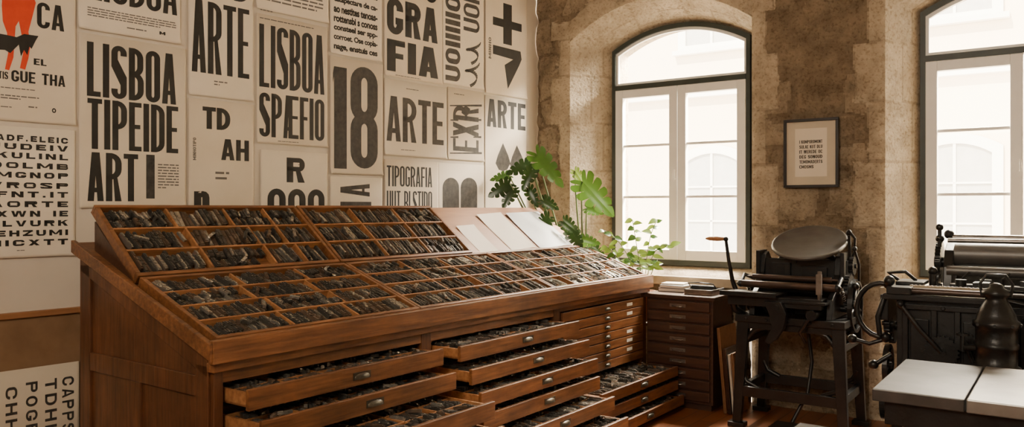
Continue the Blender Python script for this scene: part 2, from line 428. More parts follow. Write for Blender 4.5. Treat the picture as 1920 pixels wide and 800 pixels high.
sillm=mat('sill_stone',(.44,.36,.26),(.34,.27,.185),.85,scale=6,bump=.3,bscale=20)
for k,w in enumerate(WINS):
    a,b=w['i']; mb=MB(); mb.box(a-.03,b+.03,-.075,-.001,.93,1.008)
    put(mb,'trim_%d'%(3+k),sillm,M=MW,kind='structure',bevel=.01)
# ---------------------------------------------------------------- street side
mb=MB(); mb.box(-9,13,7.0,7.3,-3,11)
mb.box(-9,13,6.85,7.0,3.55,3.75,1); mb.box(-9,13,6.9,7.0,.2,.4,1); mb.box(-9,13,6.7,7.0,9.2,9.5,1)
put(mb,'building_facade',[facadem,facadew],M=MW,label='sunlit cream plaster building facade across the street',cat='building')
mb=MB(); mb.box(-9,13,.7,7.0,-3.1,-3.0); put(mb,'street',street,M=MW,label='pale paved street between the buildings',cat='street')
def facwin():
    mb=MB(); o=outline(-.62,.62,0,1.75,1.95,0,12); i=outline(-.48,.48,.08,1.65,1.8,0,12); n=len(o)
    vs=[(a,-.06,c) for a,_,c in o]+[(a,-.06,c) for a,_,c in i]+[(a,0,c) for a,_,c in o]+[(a,0,c) for a,_,c in i]
    fs=[]
    for j in range(n):
        q=(j+1)%n; fs+=[(j,q,n+q,n+j),(n+j,n+q,3*n+q,3*n+j),(j,q,2*n+q,2*n+j)]
    mb.add(vs,fs)
    for x in (-.02,): mb.box(x,x+.04,-.05,-.02,.08,1.8)
    for z in (.6,1.2): mb.box(-.48,.48,-.05,-.02,z,z+.03)
    mb.box(-.7,.7,-.14,0,-.08,0)
    return mb.mesh('surround',[facadew])
fw=facwin()
mb=MB(); mb.box(-.5,.5,-.015,-.003,.05,1.82); fp=mb.mesh('pane',[facadeg])
for z in (.75,4.4):
    for u in (-4.7,-.95,2.8,6.55):
        w=link('facade_window',fw,M=MW@T(u,6.99,z),label='arched white-trimmed window on the cream facade',cat='window',group='windows of the facade across the street')
        link('pane',fp,w)
# ---------------------------------------------------------------- text
tcv=bpy.data.curves.new('t','FONT'); tob=bpy.data.objects.new('t',tcv); COL.objects.link(tob)
def glyphs(body,bold=.03,sp=.95,res=3):
    tcv.body=body; tcv.size=1; tcv.offset=bold; tcv.space_character=sp; tcv.resolution_u=res
    bpy.context.view_layer.update()
    dg=bpy.context.evaluated_depsgraph_get()
    me=tob.evaluated_get(dg).to_mesh()
    vs=[(v.co.x,v.co.y) for v in me.vertices]; fs=[tuple(p.vertices) for p in me.polygons]
    tob.evaluated_get(dg).to_mesh_clear()
    return vs,fs
WID={'I':0,'!':0,'.':0,"'":0,' ':.6,'M':1.35,'W':1.45,'Æ':1.5,'1':.72,'J':.9,'L':.85,'T':.95,'E':.88,'F':.86}
def glyph(ch,w,h,tv,th):
    P=[]
    def rc(a,b,c,d): P.append([(a,c),(b,c),(b,d),(a,d)])
    def q(*p): P.append(list(p))
    def arc(cx,cy,ro,so,ri,si,a0,n=6):
        for i in range(n):
            a=R(a0+90*i/n); b=R(a0+90*(i+1)/n)
            q((cx+ro*math.cos(a),cy+so*math.sin(a)),(cx+ro*math.cos(b),cy+so*math.sin(b)),(cx+ri*math.cos(b),cy+si*math.sin(b)),(cx+ri*math.cos(a),cy+si*math.sin(a)))
    def ring(x0,x1,y0,y1,parts,mx=.46):
        rx=min((x1-x0)/2,(y1-y0)*.5); ry=min((y1-y0)*mx,rx*.95); ix=max(rx-tv,.03*w); iy=max(ry-th,.03*w)
        if 'a' in parts: arc(x1-rx,y1-ry,rx,ry,ix,iy,0)
        if 'b' in parts: arc(x0+rx,y1-ry,rx,ry,ix,iy,90)
        if 'c' in parts: arc(x0+rx,y0+ry,rx,ry,ix,iy,180)
        if 'd' in parts: arc(x1-rx,y0+ry,rx,ry,ix,iy,270)
        if 'T' in parts and x1-rx>x0+rx: rc(x0+rx,x1-rx,y1-th,y1)
        if 'B' in parts and x1-rx>x0+rx: rc(x0+rx,x1-rx,y0,y0+th)
        if 'L' in parts: rc(x0,x0+tv,y0+ry,y1-ry)
        if 'R' in parts: rc(x1-tv,x1,y0+ry,y1-ry)
        return ry
    def bowl(x0,x1,y0,y1):
        rx=min((x1-x0)*.7,(y1-y0)*.5); ry=min((y1-y0)/2,rx*.95); ix=max(rx-tv,.02*w); iy=max(ry-th,.02*w)
        arc(x1-rx,y1-ry,rx,ry,ix,iy,0); arc(x1-rx,y0+ry,rx,ry,ix,iy,270)
        rc(x0,x1-rx,y1-th,y1); rc(x0,x1-rx,y0,y0+th)
        if y1-ry>y0+ry: rc(x1-tv,x1,y0+ry,y1-ry)
    stem=lambda x=0: rc(x,x+tv,0,h)
    m=h*.5
    if ch=='I': stem()
    elif ch=='!': rc(0,tv,h*.24,h); rc(0,tv,0,h*.16)
    elif ch=='.': rc(0,tv*.8,0,th*1.1)
    elif ch=='L': stem(); rc(0,w,0,th)
    elif ch=='T': rc((w-tv)/2,(w+tv)/2,0,h); rc(0,w,h-th,h)
    elif ch in 'EF':
        stem(); rc(0,w,h-th,h); rc(0,w*.9,m-th*.45,m+th*.45)
        if ch=='E': rc(0,w,0,th)
    elif ch=='H': stem(); stem(w-tv); rc(0,w,m-th/2,m+th/2)
    elif ch=='O': ring(0,w,0,h,'abcdTBLR')
    elif ch=='Q': ring(0,w,0,h,'abcdTBLR'); q((w*.5,h*.2),(w*.75,h*.25),(w,0),(w*.72,0))
    elif ch in 'CG':
        ry=ring(0,w,0,h,'abcdTBL',.34); rc(w-tv,w,h-ry-h*.05,h-ry)
        if ch=='C': rc(w-tv,w,ry,ry+h*.05)
        else: rc(w-tv,w,ry*.6,m*.95); rc(w*.52,w,m*.95-th,m*.95)
    elif ch=='D': stem(); bowl(0,w,0,h)
    elif ch=='P': stem(); bowl(0,w,h*.42,h)
    elif ch=='R': stem(); bowl(0,w,h*.45,h); q((w*.45,h*.45+th),(w*.45+tv*.6,h*.45+th),(w,0),(w-tv*1.05,0))
    elif ch=='B': stem(); bowl(0,w*.97,m-th/2,h); bowl(0,w,0,m+th/2)
    elif ch=='S':
        ring(0,w,m-th*.4,h,'abT'); ring(0,w,0,m+th*.4,'cdB')
        ry=min(min(w/2,(m+th*.4)*.5)*.95,(m+th*.4)*.46)
        rc(0,tv,min(h*.72,h-ry),h-ry); rc(w-tv,w,ry,max(h*.28,ry)); rc(w-tv,w,h-ry-h*.05,h-ry); rc(0,tv,ry,ry+h*.05)
        q((0,h*.74),(0,h*.6),(w-tv,h*.26),(w,h*.26),(w,h*.42),(tv,h*.74))
    elif ch=='U': 
        ry=ring(0,w,0,h,'cdB'); rc(0,tv,ry,h); rc(w-tv,w,ry,h)
    elif ch=='J':
        ry=ring(0,w,0,h,'cdB'); rc(w-tv,w,ry,h); rc(0,tv,ry,ry+h*.1)
    elif ch in 'AÆ':
        W=w if ch=='A' else w*.66
        q((0,0),(tv*.95,0),(W/2+tv*.25,h),(W/2-tv*.6,h)); 
        if ch=='A': q((W,0),(W-tv*.95,0),(W/2-tv*.25,h),(W/2+tv*.6,h)); rc(W*.22,W*.78,h*.18,h*.18+th*.9)
        else:
            x=W*.5; rc(x,x+tv,0,h); rc(x,w,h-th,h); rc(x,w,0,th); rc(x,w*.95,m-th*.4,m+th*.4); rc(W*.2,x,h*.18,h*.18+th*.9)
    elif ch=='V': q((0,h),(tv*.95,h),(w/2+tv*.25,0),(w/2-tv*.55,0)); q((w,h),(w-tv*.95,h),(w/2-tv*.25,0),(w/2+tv*.55,0))
    elif ch=='W':
        for x in (0,w*.45): 
            W=w*.55; q((x,h),(x+tv*.9,h),(x+W/2+tv*.25,0),(x+W/2-tv*.5,0)); q((x+W,h),(x+W-tv*.9,h),(x+W/2-tv*.25,0),(x+W/2+tv*.5,0))
    elif ch=='N': stem(); stem(w-tv); q((0,h),(tv*1.05,h),(w,0),(w-tv*1.05,0))
    elif ch=='M': stem(); stem(w-tv); q((0,h),(tv,h),(w/2+tv*.4,h*.2),(w/2-tv*.4,h*.2)); q((w,h),(w-tv,h),(w/2-tv*.4,h*.2),(w/2+tv*.4,h*.2))
    elif ch=='X': q((0,h),(tv*1.1,h),(w,0),(w-tv*1.1,0)); q((w,h),(w-tv*1.1,h),(0,0),(tv*1.1,0))
    elif ch=='Y': rc((w-tv)/2,(w+tv)/2,0,h*.5); q((0,h),(tv,h),(w/2+tv*.5,h*.42),(w/2-tv*.5,h*.42)); q((w,h),(w-tv,h),(w/2-tv*.5,h*.42),(w/2+tv*.5,h*.42))
    elif ch=='Z': rc(0,w,0,th); rc(0,w,h-th,h); q((0,th*.6),(tv*1.1,th*.6),(w,h-th*.6),(w-tv*1.1,h-th*.6))
    elif ch=='K': stem(); q((tv*.8,h*.34),(tv*.8,h*.58),(w-tv*1.1,h),(w,h)); q((w*.38,h*.5),(w*.38+tv*.9,h*.68),(w,0),(w-tv*1.15,0))
    elif ch=='8': ring(0,w,m-th*.45,h,'abcdTBLR'); ring(0,w,0,m+th*.45,'abcdTBLR')
    elif ch=='1': rc(w-tv,w,0,h); q((w-tv,h),(w-tv,h-h*.10),(0,h-h*.16),(0,h-h*.07))
    elif ch=='+': rc((w-tv)/2,(w+tv)/2,0,h); rc(0,w,m-th/2,m+th/2)
    elif ch==' ': pass
    else: return None
    return P
def block_text(mb,body,x0,x1,z0,z1,y,rot,mi,gap=.13,sr=.36,hr=None):
    Wd,Hd=(x1-x0,z1-z0) if rot in (0,180) else (z1-z0,x1-x0)
    k=sum((sr if WID.get(c,1)==0 else WID.get(c,1)) for c in body)+gap*(len(body)-1)
    u=Wd/k; tv=sr*u; th=min(tv*.8,Hd*.19) if hr is None else hr*Hd
    x=0; k=0
    for c in body:
        w=tv if WID.get(c,1)==0 else WID.get(c,1)*u
        for pl in glyph(c,w,Hd,tv,th):
            out=[]
            for a,b in pl:
                a+=x
                if rot==0: P=(x0+a,z0+b)
                elif rot==90: P=(x1-b,z0+a)
                elif rot==-90: P=(x0+b,z1-a)
                else: P=(x1-a,z1-b)
                out.append((P[0],y-.00001*(k%7),P[1]))
            mb.add(out,[tuple(range(len(out)))],mi); k+=1
        x+=w+gap*u
def text(mb,body,x0,x1,z0,z1,y,bold=.03,rot=0,mi=0,fat=0.,sp=.95,gap=.13,sr=.36,hr=None,own=True):
    if own and all(glyph(c,1,2,.3,.2) is not None for c in body):
        return block_text(mb,body,x0,x1,z0,z1,y,rot,mi,gap,sr,hr)
    vs,fs=glyphs(body,bold,sp)
    if not vs: return
    if rot==90: vs=[(-b,a) for a,b in vs]
    if rot==-90: vs=[(b,-a) for a,b in vs]
    ax=min(v[0] for v in vs);bx=max(v[0] for v in vs);az=min(v[1] for v in vs);bz=max(v[1] for v in vs)
    mb.add([(x0+(a-ax)/(bx-ax)*(x1-x0),y,z0+(b-az)/(bz-az)*(z1-z0)) for a,b in vs],fs,mi)
def bars(mb,x0,x1,z0,z1,n,y,mi=0,frac=.42):
    p=(z1-z0)/n; 
    for i in range(n):
        zt=z1-p*i; x=x0; end=x1 if i<n-1 else x0+(x1-x0)*random.uniform(.4,.9)
        while x<end:
            w=p*random.uniform(1.,3.2); xe=min(x+w,end)
            mb.add([(x,y,zt-p*frac),(xe,y,zt-p*frac),(xe,y,zt),(x,y,zt)],[(0,1,2,3)],mi); x=xe+p*.35
pn=0
def poster(box,items,label,pm=0,rotz=0,off=-.006,frameM=MP,cat='poster',group='letterpress posters pinned to the wall'):
    global pn; pn+=1
    px0,px1,py0,py1=box; mx,my=(px0+px1)/2,(py0+py1)/2
    x0=onplane(frameM,px0,my)[0]; x1=onplane(frameM,px1,my)[0]
    z1=onplane(frameM,mx,py0)[1]; z0=onplane(frameM,mx,py1)[1]
    cx,cz=(x0+x1)/2,(z0+z1)/2; off=off-.0022*(pn%4)
    M=frameM@T(cx,off,cz)@RY(rotz)
    mb=MB(); W2_,H2_=(x1-x0)/2,(z1-z0)/2
    gx=[-W2_,-W2_+.015,-W2_+.03,-W2_+.05,0,W2_-.05,W2_-.03,W2_-.015,W2_]; gz=[-H2_,-H2_+.015,-H2_+.03,-H2_+.05,0,H2_]
    vs=[];fs=[]
    for z in gz:
        for x in gx:
            d=min(math.hypot(x+W2_,z+H2_),math.hypot(x-W2_,z+H2_)); vs.append((x,-.012*max(0,1-d/.05)**1.5,z))
    nx=len(gx)
    for j in range(len(gz)-1):
        for i in range(nx-1): fs.append((j*nx+i,j*nx+i+1,(j+1)*nx+i+1,(j+1)*nx+i))
    mb.add(vs,fs,0,True)
    P=put(mb,'poster',paper[pm],M=M,label=label,cat=cat,group=group)
    so_=P.modifiers.new('thick','SOLIDIFY'); so_.thickness=.0008; so_.offset=0
    t=MB(); Y=-.0012
    for it in items:
        k=it[0]
        if k in('t','b'):
            a,b,c,d=it[2:6]; m=(a+b)/2
            X0=onplane(frameM,a,HY)[0]-cx; X1=onplane(frameM,b,HY)[0]-cx
            Z1=onplane(frameM,m,c)[1]-cz; Z0=onplane(frameM,m,d)[1]-cz
            o=it[6] if len(it)>6 else {}
            if k=='t': text(t,it[1],X0,X1,Z0,Z1,Y,**o)
            else: bars(t,X0,X1,Z0,Z1,it[1],Y,2)
        elif k=='p':
            pts=[]
            for a,b in it[1]:
                x,z=onplane(frameM,a,b); pts.append((x-cx,Y-.0003*it[3] if len(it)>3 else Y,z-cz))
            t.add(pts,[tuple(range(len(pts)))],it[2])
    put(t,'lettering',[ink,inkg,inkt,red],P)
    return P
def pill(x0,x1,y0,y1):
    r=(x1-x0)/2; c=(x0+x1)/2
    return [(c+r*math.cos(R(a)),y1-r*1.2+r*1.2*math.sin(R(a))) for a in range(0,181,15)]+[(c+r*math.cos(R(a)),y0+r*1.2+r*1.2*math.sin(R(a))) for a in range(180,361,15)]
B=dict
poster((-120,141,-110,226),[
 ('p',[(4,-20),(56,-20),(66,6),(60,30),(52,60),(56,84),(52,110),(46,131),(36,128),(42,100),(40,70),(34,40),(28,50),(26,80),(24,108),(16,132),(8,130),(14,100),(12,62),(4,40),(2,10)],3),
 ('p',[(-30,58),(12,66),(30,70),(44,64),(71,68),(66,76),(58,92),(54,88),(50,104),(44,94),(38,106),(34,84),(26,92),(18,100),(8,94),(-30,92)],0,1),
 ('t','CA',68,119,8,56),('t','EL',62,86,111,123),('t','GUE THA',20,121,137,158,B(sr=.34)),('t','TIS',-4,14,134,148),
 ('b',1,0,112,168,172),('b',2,0,72,180,190),('b',1,0,35,200,204),('t','o',96,104,203,212),('b',1,52,72,200,206)],
 'cream letterpress poster with red figure and bold black letters',0)
rows=['ADF.ELEIC','JUDEIV','KULINL','OOLMB','MGNOP','VROSP','FNT.IT','AORTE','XWN IE','FLVURK','EHZUMI','HICXTT']
ys=[262,277,294,312,330,349,366,384,402,420,438,456]
poster((-120,139,236,484),[('t',r,-22 if i%2 else -8,126,y-7,y+4,B(sr=.30,gap=.34,hr=.27)) for i,(r,y) in enumerate(zip(rows,ys))]+[('b',1,30,62,468,471)],
 'cream specimen poster with twelve rows of wide capitals',1)
poster((145,336,-110,68),[('t','LISBOA',163,330,-80,14),('b',4,162,328,28,46),('b',1,236,290,56,61),('t','M',297,308,60,66)],
 'white letterpress poster with bold capitals and small print',1)
poster((147,348,76,390),[('t','LISBOA',162,329,90,188,B(sr=.41)),('t','TIPEIDE',163,333,192,283,B(sr=.41)),('t','ART',163,258,287,377,B(sr=.41)),
 ('t','I',273,289,290,372,B(mi=1)),('b',9,295,334,308,356)],'large cream poster reading LISBOA TIPEIDE ART in black',0)
poster((352,474,-110,184),[('t','ARTE',358,466,8,141,B(sr=.41)),('t','LISB',358,466,-90,-4),('b',2,400,426,153,164)],
 'cream poster reading ARTE in tall black capitals',1)
poster((352,474,190,400),[('t','TD',378,430,202,243,B(gap=.06,sr=.38)),('t','AH',413,465,262,301),('t','n',362,391,358,388,B(bold=.08)),
 ('t','MINHOTIPO',360,366,258,300,B(rot=90,mi=2)),('b',2,402,428,322,342)],'pale poster with scattered black capital letters',0)
poster((478,614,-110,30),[('b',5,486,604,-20,16),('b',1,486,540,23,27)],'cream sheet with rows of small print',1)
poster((480,613,38,272),[('b',1,486,600,44,48),('t','LISBOA',485,607,56,170,B(sr=.41)),('t','SPÆFIO',485,607,180,260,B(sr=.41)),('b',1,520,580,266,269)],
 'cream poster reading LISBOA SPÆFIO in condensed capitals',0)
poster((487,613,284,420),[('t','R',536,570,296,342),('t','OOO',500,607,354,415),],'pale poster with a capital R above round letters',1)
poster((617,714,-110,108),[('t',r,624,706,y-7,y+7,B(bold=.045)) for r,y in (('rotomestpeciat',-12),('catapectare de ca-',8),('ao nestites tenoas-',25),('rottensbi s conoss',42),('consteel ser spp-',60),('corroet. Ose copla-',77),('nage, enstuis ces',95))],
 'cream poster with a bold lowercase paragraph',1)
poster((617,716,113,327),[('t','1',622,648,126,316,B(sr=.66,mi=1)),('t','8',655,706,126,316,B(sr=.39,mi=1)),],'cream poster with huge black number 18',0)
poster((618,716,332,420),[('t','A',637,692,344,368,B(rot=90,mi=1)),('t','I',637,695,378,390,B(rot=90,mi=1))],'pale poster with sideways grey capitals',1)
poster((719,828,-110,150),[('t','TIPO',726,818,-70,-4),('t','GRA',724,819,6,72,B(sr=.41)),('t','FIA',724,820,82,140,B(sr=.41)),('b',1,740,800,145,148)],
 'cream poster reading TIPOGRAFIA in stacked black capitals',0)
poster((719,836,156,294),[('b',1,760,790,168,171),('t','ARTE',723,830,186,268,B(sr=.36,mi=1)),('b',1,750,806,282,285)],'pale poster reading ARTE in black capitals',1)
poster((719,820,301,420),[('t','TIPOGRAFIA',723,808,312,350),('t','UUT BLSTIDO',723,808,358,402)],'cream poster with two lines of condensed capitals',0)
def swash(x0,x1,y0,y1):
    pts=[]; n=26
    for i in range(n+1):
        t=i/n; a=t*math.pi*2.6; r=.5*(1-.45*t)
        pts.append(((x0+x1)/2+(x1-x0)*r*math.cos(a),y0+(y1-y0)*(t*.75+.12+.12*math.sin(a))))
    out=[]
    for i in range(n):
        (a,b),(c,d)=pts[i],pts[i+1]; L_=math.hypot(c-a,d-b) or 1; w0=1.0+2.0*abs(math.sin(i/n*math.pi*2.6)); nx_,ny_=-(d-b)/L_*w0,(c-a)/L_*w0
        out.append(('p',[(a-nx_,b-ny_),(c-nx_,d-ny_),(c+nx_,d+ny_),(a+nx_,b+ny_)],1))
    return out
def serifs(x0,x1,ys_): return [('p',[(x0,a),(x1,a-1),(x1,a+3),(x0,a+2)],1) for a in ys_]
poster((829,906,-110,162),[('t','UOIIIIIOC',834,862,-40,152,B(rot=90,mi=1,sr=.34)),('t','UOIBI',868,898,-40,60,B(rot=90,mi=1,sr=.3))]+swash(870,900,74,120)+swash(868,898,112,162),'pale poster with sideways ornamental letters',1)
poster((838,906,168,301),[('t','EXR',848,896,200,284,B(rot=90,mi=1,sr=.33,gap=.16))]+serifs(842,902,(197,286))+serifs(843,858,(224,256))+serifs(886,901,(224,256))+[('p',[(872,198),(880,204),(880,212),(872,218),(864,212),(864,204)],1),('b',1,850,890,178,181)],'cream poster with stacked sideways ornamental capitals',0)
poster((820,906,307,420),[('p',pill(828,859,333,425),1),('p',pill(862,893,333,425),1)],'cream poster with two dark rounded shapes',1)
poster((908,986,-110,180),[('t','+',922,976,8,84,B(sr=.3,hr=.2)),('p',[(922,84),(974,97),(976,112),(972,122),(950,167),(944,122),(960,112),(922,101)],0),('t','MINHO',914,919,70,110,B(rot=90,mi=2))],
 'cream poster with bold black cross and wedge shapes',0)
poster((908,986,184,395),[('t','ARTE',912,984,190,241,B(sr=.38)),
 ('p',[(942,268),(952,292),(956,306),(950,318),(942,321),(934,318),(928,306),(932,292)],1),('p',[(968,272),(978,294),(982,308),(976,319),(968,322),(960,319),(955,308),(959,294)],1)],
 'cream poster reading ARTE above two drop shapes',1)
poster((-130,144,694,930),[('t','CHHIL',6,28,724,846,B(rot=-90,mi=1,sr=.24,hr=.19,gap=.35)),('t','POGRE',44,66,714,836,B(rot=-90,mi=1,sr=.24,hr=.19,gap=.35)),('t','TDHIK',80,102,708,828,B(rot=-90,mi=1,sr=.24,hr=.19,gap=.35)),('t','CAPPS',112,134,704,808,B(rot=-90,mi=1,sr=.24,hr=.19,gap=.35))],
 'grey-white poster with sideways black capitals on the wainscot',2,off=-.03)
# ---------------------------------------------------------------- framed print on stone
a,z1=onplane(MW,1476,226); b,_=onplane(MW,1578,226); 
zc=(onplane(MW,1527,224)[1]+onplane(MW,1527,352)[1])/2; hw=(b-a)/2; hh=(onplane(MW,1527,224)[1]-onplane(MW,1527,352)[1])/2
fr=root('framed_print',MW@T((a+b)/2,-.082,zc),label='small framed letterpress print hanging on the stone wall',cat='picture frame')
mb=MB(); t=.022
mb.box(-hw,hw,-.022,.01,hh-t,hh);mb.box(-hw,hw,-.022,.01,-hh,-hh+t);mb.box(-hw,-hw+t,-.022,.01,-hh+t,hh-t);mb.box(hw-t,hw,-.022,.01,-hh+t,hh-t)
mb.box(-hw+.01,hw-.01,.01,.03,-hh+.01,hh-.01)
put(mb,'frame',blackframe,fr,bevel=.003)
mb=MB(); mb.box(-hw+t,hw-t,-.004,.004,-hh+t,hh-t); put(mb,'mat_board',mat('mat_board',(.60,.52,.40),(.56,.48,.36),.8),fr)
mb=MB(); mb.box(-hw*.58,hw*.58,-.0062,-.0045,-hh*.68,hh*.72); put(mb,'print',paper[1],fr)
mb=MB()
for i,r in enumerate(['I KOMPOROMONT','SULAE KUT DLU','IT WEREDE OC','DEG SONOUD','TEMOMADERTS','CMOSMS']):
    z=hh*.38-i*hh*.145; text(mb,r,-hw*.42,hw*(.42 if i<5 else .1),z-.026,z,-.0068)
put(mb,'lettering',ink,fr)
# ---------------------------------------------------------------- type cabinet
L=4.0
cab=root('type_cabinet',MC,label='long oiled-wood type cabinet with slanted top and open drawers',cat='cabinet')
sl=math.tan(R(20.1)); D=1.13
def top(t): return 1.0+sl*t
for x0,x1 in ((0,.035),(L-.035,L)):
    mb=MB(); mb.prism([(0.02,.02),(D,.02),(D,top(D)-.03),(0.02,top(0.02)-.03)],x0,x1,'x')
    if x0==0:
        mb.box(-.014,0.001,.02,.11,.02,.93);mb.box(-.014,0.001,D-.1,D,.02,top(D)-.1)
        mb.prism([(.02,top(.02)-.03),(.02,top(.02)-.13),(D,top(D)-.13),(D,top(D)-.03)],-.014,0.001,'x')
        mb.box(-.014,0.001,.11,D-.1,.79,.88); mb.box(-.014,0.001,.56,.66,.1,.79); mb.box(-.016,0.001,.02,D,.02,.12)
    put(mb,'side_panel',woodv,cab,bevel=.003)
mb=MB(); mb.prism([(-.02,top(-.02)-.03),(D+.03,top(D+.03)-.03),(D+.03,top(D+.03)),(-.02,top(-.02))],-.03,L+.03,'x')
mb.box(-.035,L+.035,-.055,-.015,.945,1.045); mb.box(-.02,L+.02,-.03,.02,.905,.945)
mb.prism([(-.05,.955),(D+.03,top(D+.03)-.05),(D+.03,top(D+.03)+.012),(-.05,1.03)],-.045,-.02,'x')
put(mb,'slanted_top',wood,cab,bevel=.004)
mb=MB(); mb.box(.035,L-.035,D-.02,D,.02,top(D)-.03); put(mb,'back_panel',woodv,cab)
mb=MB(); mb.box(.02,L-.02,.05,D-.03,.0,.06); put(mb,'plinth',woodd,cab)
posts=[(0,.045),(1.285,1.365),(2.615,2.695),(3.915,4.0)]
for a,b in posts:
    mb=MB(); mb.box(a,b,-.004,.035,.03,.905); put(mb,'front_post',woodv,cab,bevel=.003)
mb=MB(); mb.box(.045,2.615,.0,.03,.852,.905); mb.box(2.695,3.915,.0,.03,.875,.905); put(mb,'front_rail',wood,cab,bevel=.002)
mb=MB()
for a,b in ((1.31,1.34),(2.64,2.67)): mb.box(a,b,.04,D-.03,.05,.9)
mb.box(.036,L-.036,.55,.56,.06,.9)
put(mb,'inner_partition',woodd,cab)
blocks=[]
def fill(M,x0,x1,y0,y1,zb,big=False,kind=0,dens=1.,lean=None,empt=.0,src=0,sub=True):
    if random.random()<empt: return
    if sub and random.random()<.25 and (y1-y0)>.09:
        ym=(y0+y1)/2
        fill(M,x0,x1,y0,ym,zb,big,kind,dens,lean,0,src,False); fill(M,x0,x1,ym,y1,zb,big,kind,dens,lean,0,src,False); return
    x=x0+.004; w=y1-y0
    end=x0+(x1-x0)*random.choice((1,1,1,.97,.92,.80))
    ln=random.uniform(-26,26) if lean is None else lean
    th0=random.choice((.014,.018,.022)) if not big else random.choice((.02,.028))
    while x<end-.018:
        th=th0*random.uniform(.7,1.35); le=min(w*.92,random.uniform(.62,.92)*w)
        if random.random()>dens: x+=th; continue
        if random.random()<.07: ln=ln*.5+random.uniform(-14,14)
        cy=(y0+y1)/2+random.uniform(-1,1)*(w-le)*.45
        hz=.028*random.uniform(.75,1.5)
        m=M@T(x+th/2+.003,cy,zb+.004+hz/2)@RZ(random.uniform(-4,4)+ln*.4)@RY(ln*.42+random.uniform(-4,4))@RX(random.uniform(-4,4))@SC(th*.84,le,hz)
        rr=random.random()
        blocks.append((m,kind if (kind and rr<.78) else (1 if rr<.22 else (2 if rr<.42 else 0)),src))
        x+=th*random.uniform(1.02,1.22)
    for _ in range(random.choice((0,0,1,1,2))):
        blocks.append((M@T(random.uniform(x0+.04,max(x0+.05,x1-.04)),(y0+y1)/2,zb+.044)@RZ(random.uniform(-70,70))@SC(.016,min(.07,w*.7),.015),random.choice((0,1,1,2)),src))
def case(M,w,d,rows,cols,label,h=.05,wd=.012,kind=0,dens=.97,empt=.0):
    Rr=root('type_case',M,label=label,cat='type case',group='type cases on the cabinet top')
    mb=MB(); mb.box(0,w,0,d,0,.008); put(mb,'tray_bottom',wood,Rr)
    mb=MB(); e=.022
    mb.box(0,w,0,e,0,h);mb.box(0,w,d-e,d,0,h);mb.box(0,e,e,d-e,0,h);mb.box(w-e,w,e,d-e,0,h)
    put(mb,'tray_rim',wood,Rr,bevel=.003)
    mb=MB(); ih=h*.95
    ry=[e+(d-2*e)*i/rows for i in range(rows+1)]
    for y in ry[1:-1]: mb.box(e,w-e,y-wd/2,y+wd/2,.006,ih)
    for r in range(rows):
        cs=cols[r%len(cols)]; acc=[0]
        for c in cs: acc.append(acc[-1]+c)
        xs=[e+(w-2*e)*a/acc[-1] for a in acc]
        for x in xs[1:-1]: mb.box(x-wd/2,x+wd/2,ry[r]+wd/2,ry[r+1]-wd/2,.006,ih)
        for i in range(len(cs)):
            x0,x1=xs[i]+wd/2+.002,xs[i+1]-wd/2-.002; y0,y1=ry[r]+wd/2,ry[r+1]-wd/2
            fill(M,x0,x1,y0,y1,.008,kind=kind,dens=dens,empt=empt)
    put(mb,'divider',woodl,Rr,bevel=.0015)
lowM=lambda x: MC@T(x,0.0,1.0)@RX(20.1)@T(0,0,.004)
ld=.655
case(lowM(0.005),1.255,ld,4,[[1,1,1],[1.1,1,.9]],'wooden type case filled with dark type beside the cabinet edge')
case(lowM(1.265),1.355,ld,4,[[1,.9,.75,.6]],'wooden type case with narrow compartments of dark type')
case(lowM(2.625),1.37,ld,4,[[1,1,1,1,1]],'wooden type case of metal type painted pale as window reflection',kind=3)  # kind selects the pale tone, so window shine is painted into this case
a2=math.degrees(math.atan2(1.6-1.286,1.023-.63)); ud=math.hypot(1.6-1.286,1.023-.63)
upM=lambda x: MC@T(x,.632,1.243)@RX(a2)
case(upM(0),1.235,ud+.03,3,[[1,1,.55,.5],[1,1,.5,.6],[.9,.9,.7,.6]],'steeply tilted wooden type case with three rows of dark type')
case(upM(1.245),1.235,ud+.03,3,[[1,1,1]],'steeply tilted wooden type case with nine compartments of type')
for x in (.02,1.22,2.46,3.9):
    mb=MB(); mb.prism([(.66,top(.66)),(1.05,top(1.05)),(1.05,1.53),(.66,1.245)],x,x+.03,'x')
    put(mb,'case_bracket',woodd,cab)
bd=root('slanted_board',upM(2.49),label='plain tilted wooden drawing board on the cabinet top',cat='board')
mb=MB(); mb.box(0,1.46,0,ud+.03,0.012,.032); mb.box(0,1.46,0,.03,.0,.012); put(mb,'board',woodboard,bd,bevel=.003)
mb=MB(); mb.box(0,1.46,-.012,-.001,.0,.045); put(mb,'ledge',wood,bd,bevel=.002)
def sheet(x,y,w,h,rz,m,label,z=.034):
    mb=MB(); n=8; vs=[];fs=[]
    for i in range(n+1):
        for j in range(n+1):
            u,v=i/n,j/n; c=.010*(max(0,v-.6)/.4)**2
            vs.append((u*w,v*h,c)); 
    for i in range(n):
        for j in range(n): fs.append((i*(n+1)+j,(i+1)*(n+1)+j,(i+1)*(n+1)+j+1,i*(n+1)+j+1))
    mb.add(vs,fs,0,True)
    return put(mb,'paper_sheet',m,M=upM(2.49)@T(x,y,z)@RZ(rz),label=label,cat='paper',group='paper sheets on the slanted board')
sheet(.10,.0,.22,.30,3,paperw,'small white paper sheet on the tilted board')
sheet(.48,.0,.34,.43,4,paperw,'large white paper sheet on the tilted board',z=.036)
sheet(.86,.0,.50,.44,2,paperg,'glossy grey-blue sheet lying on the tilted board',z=.039)
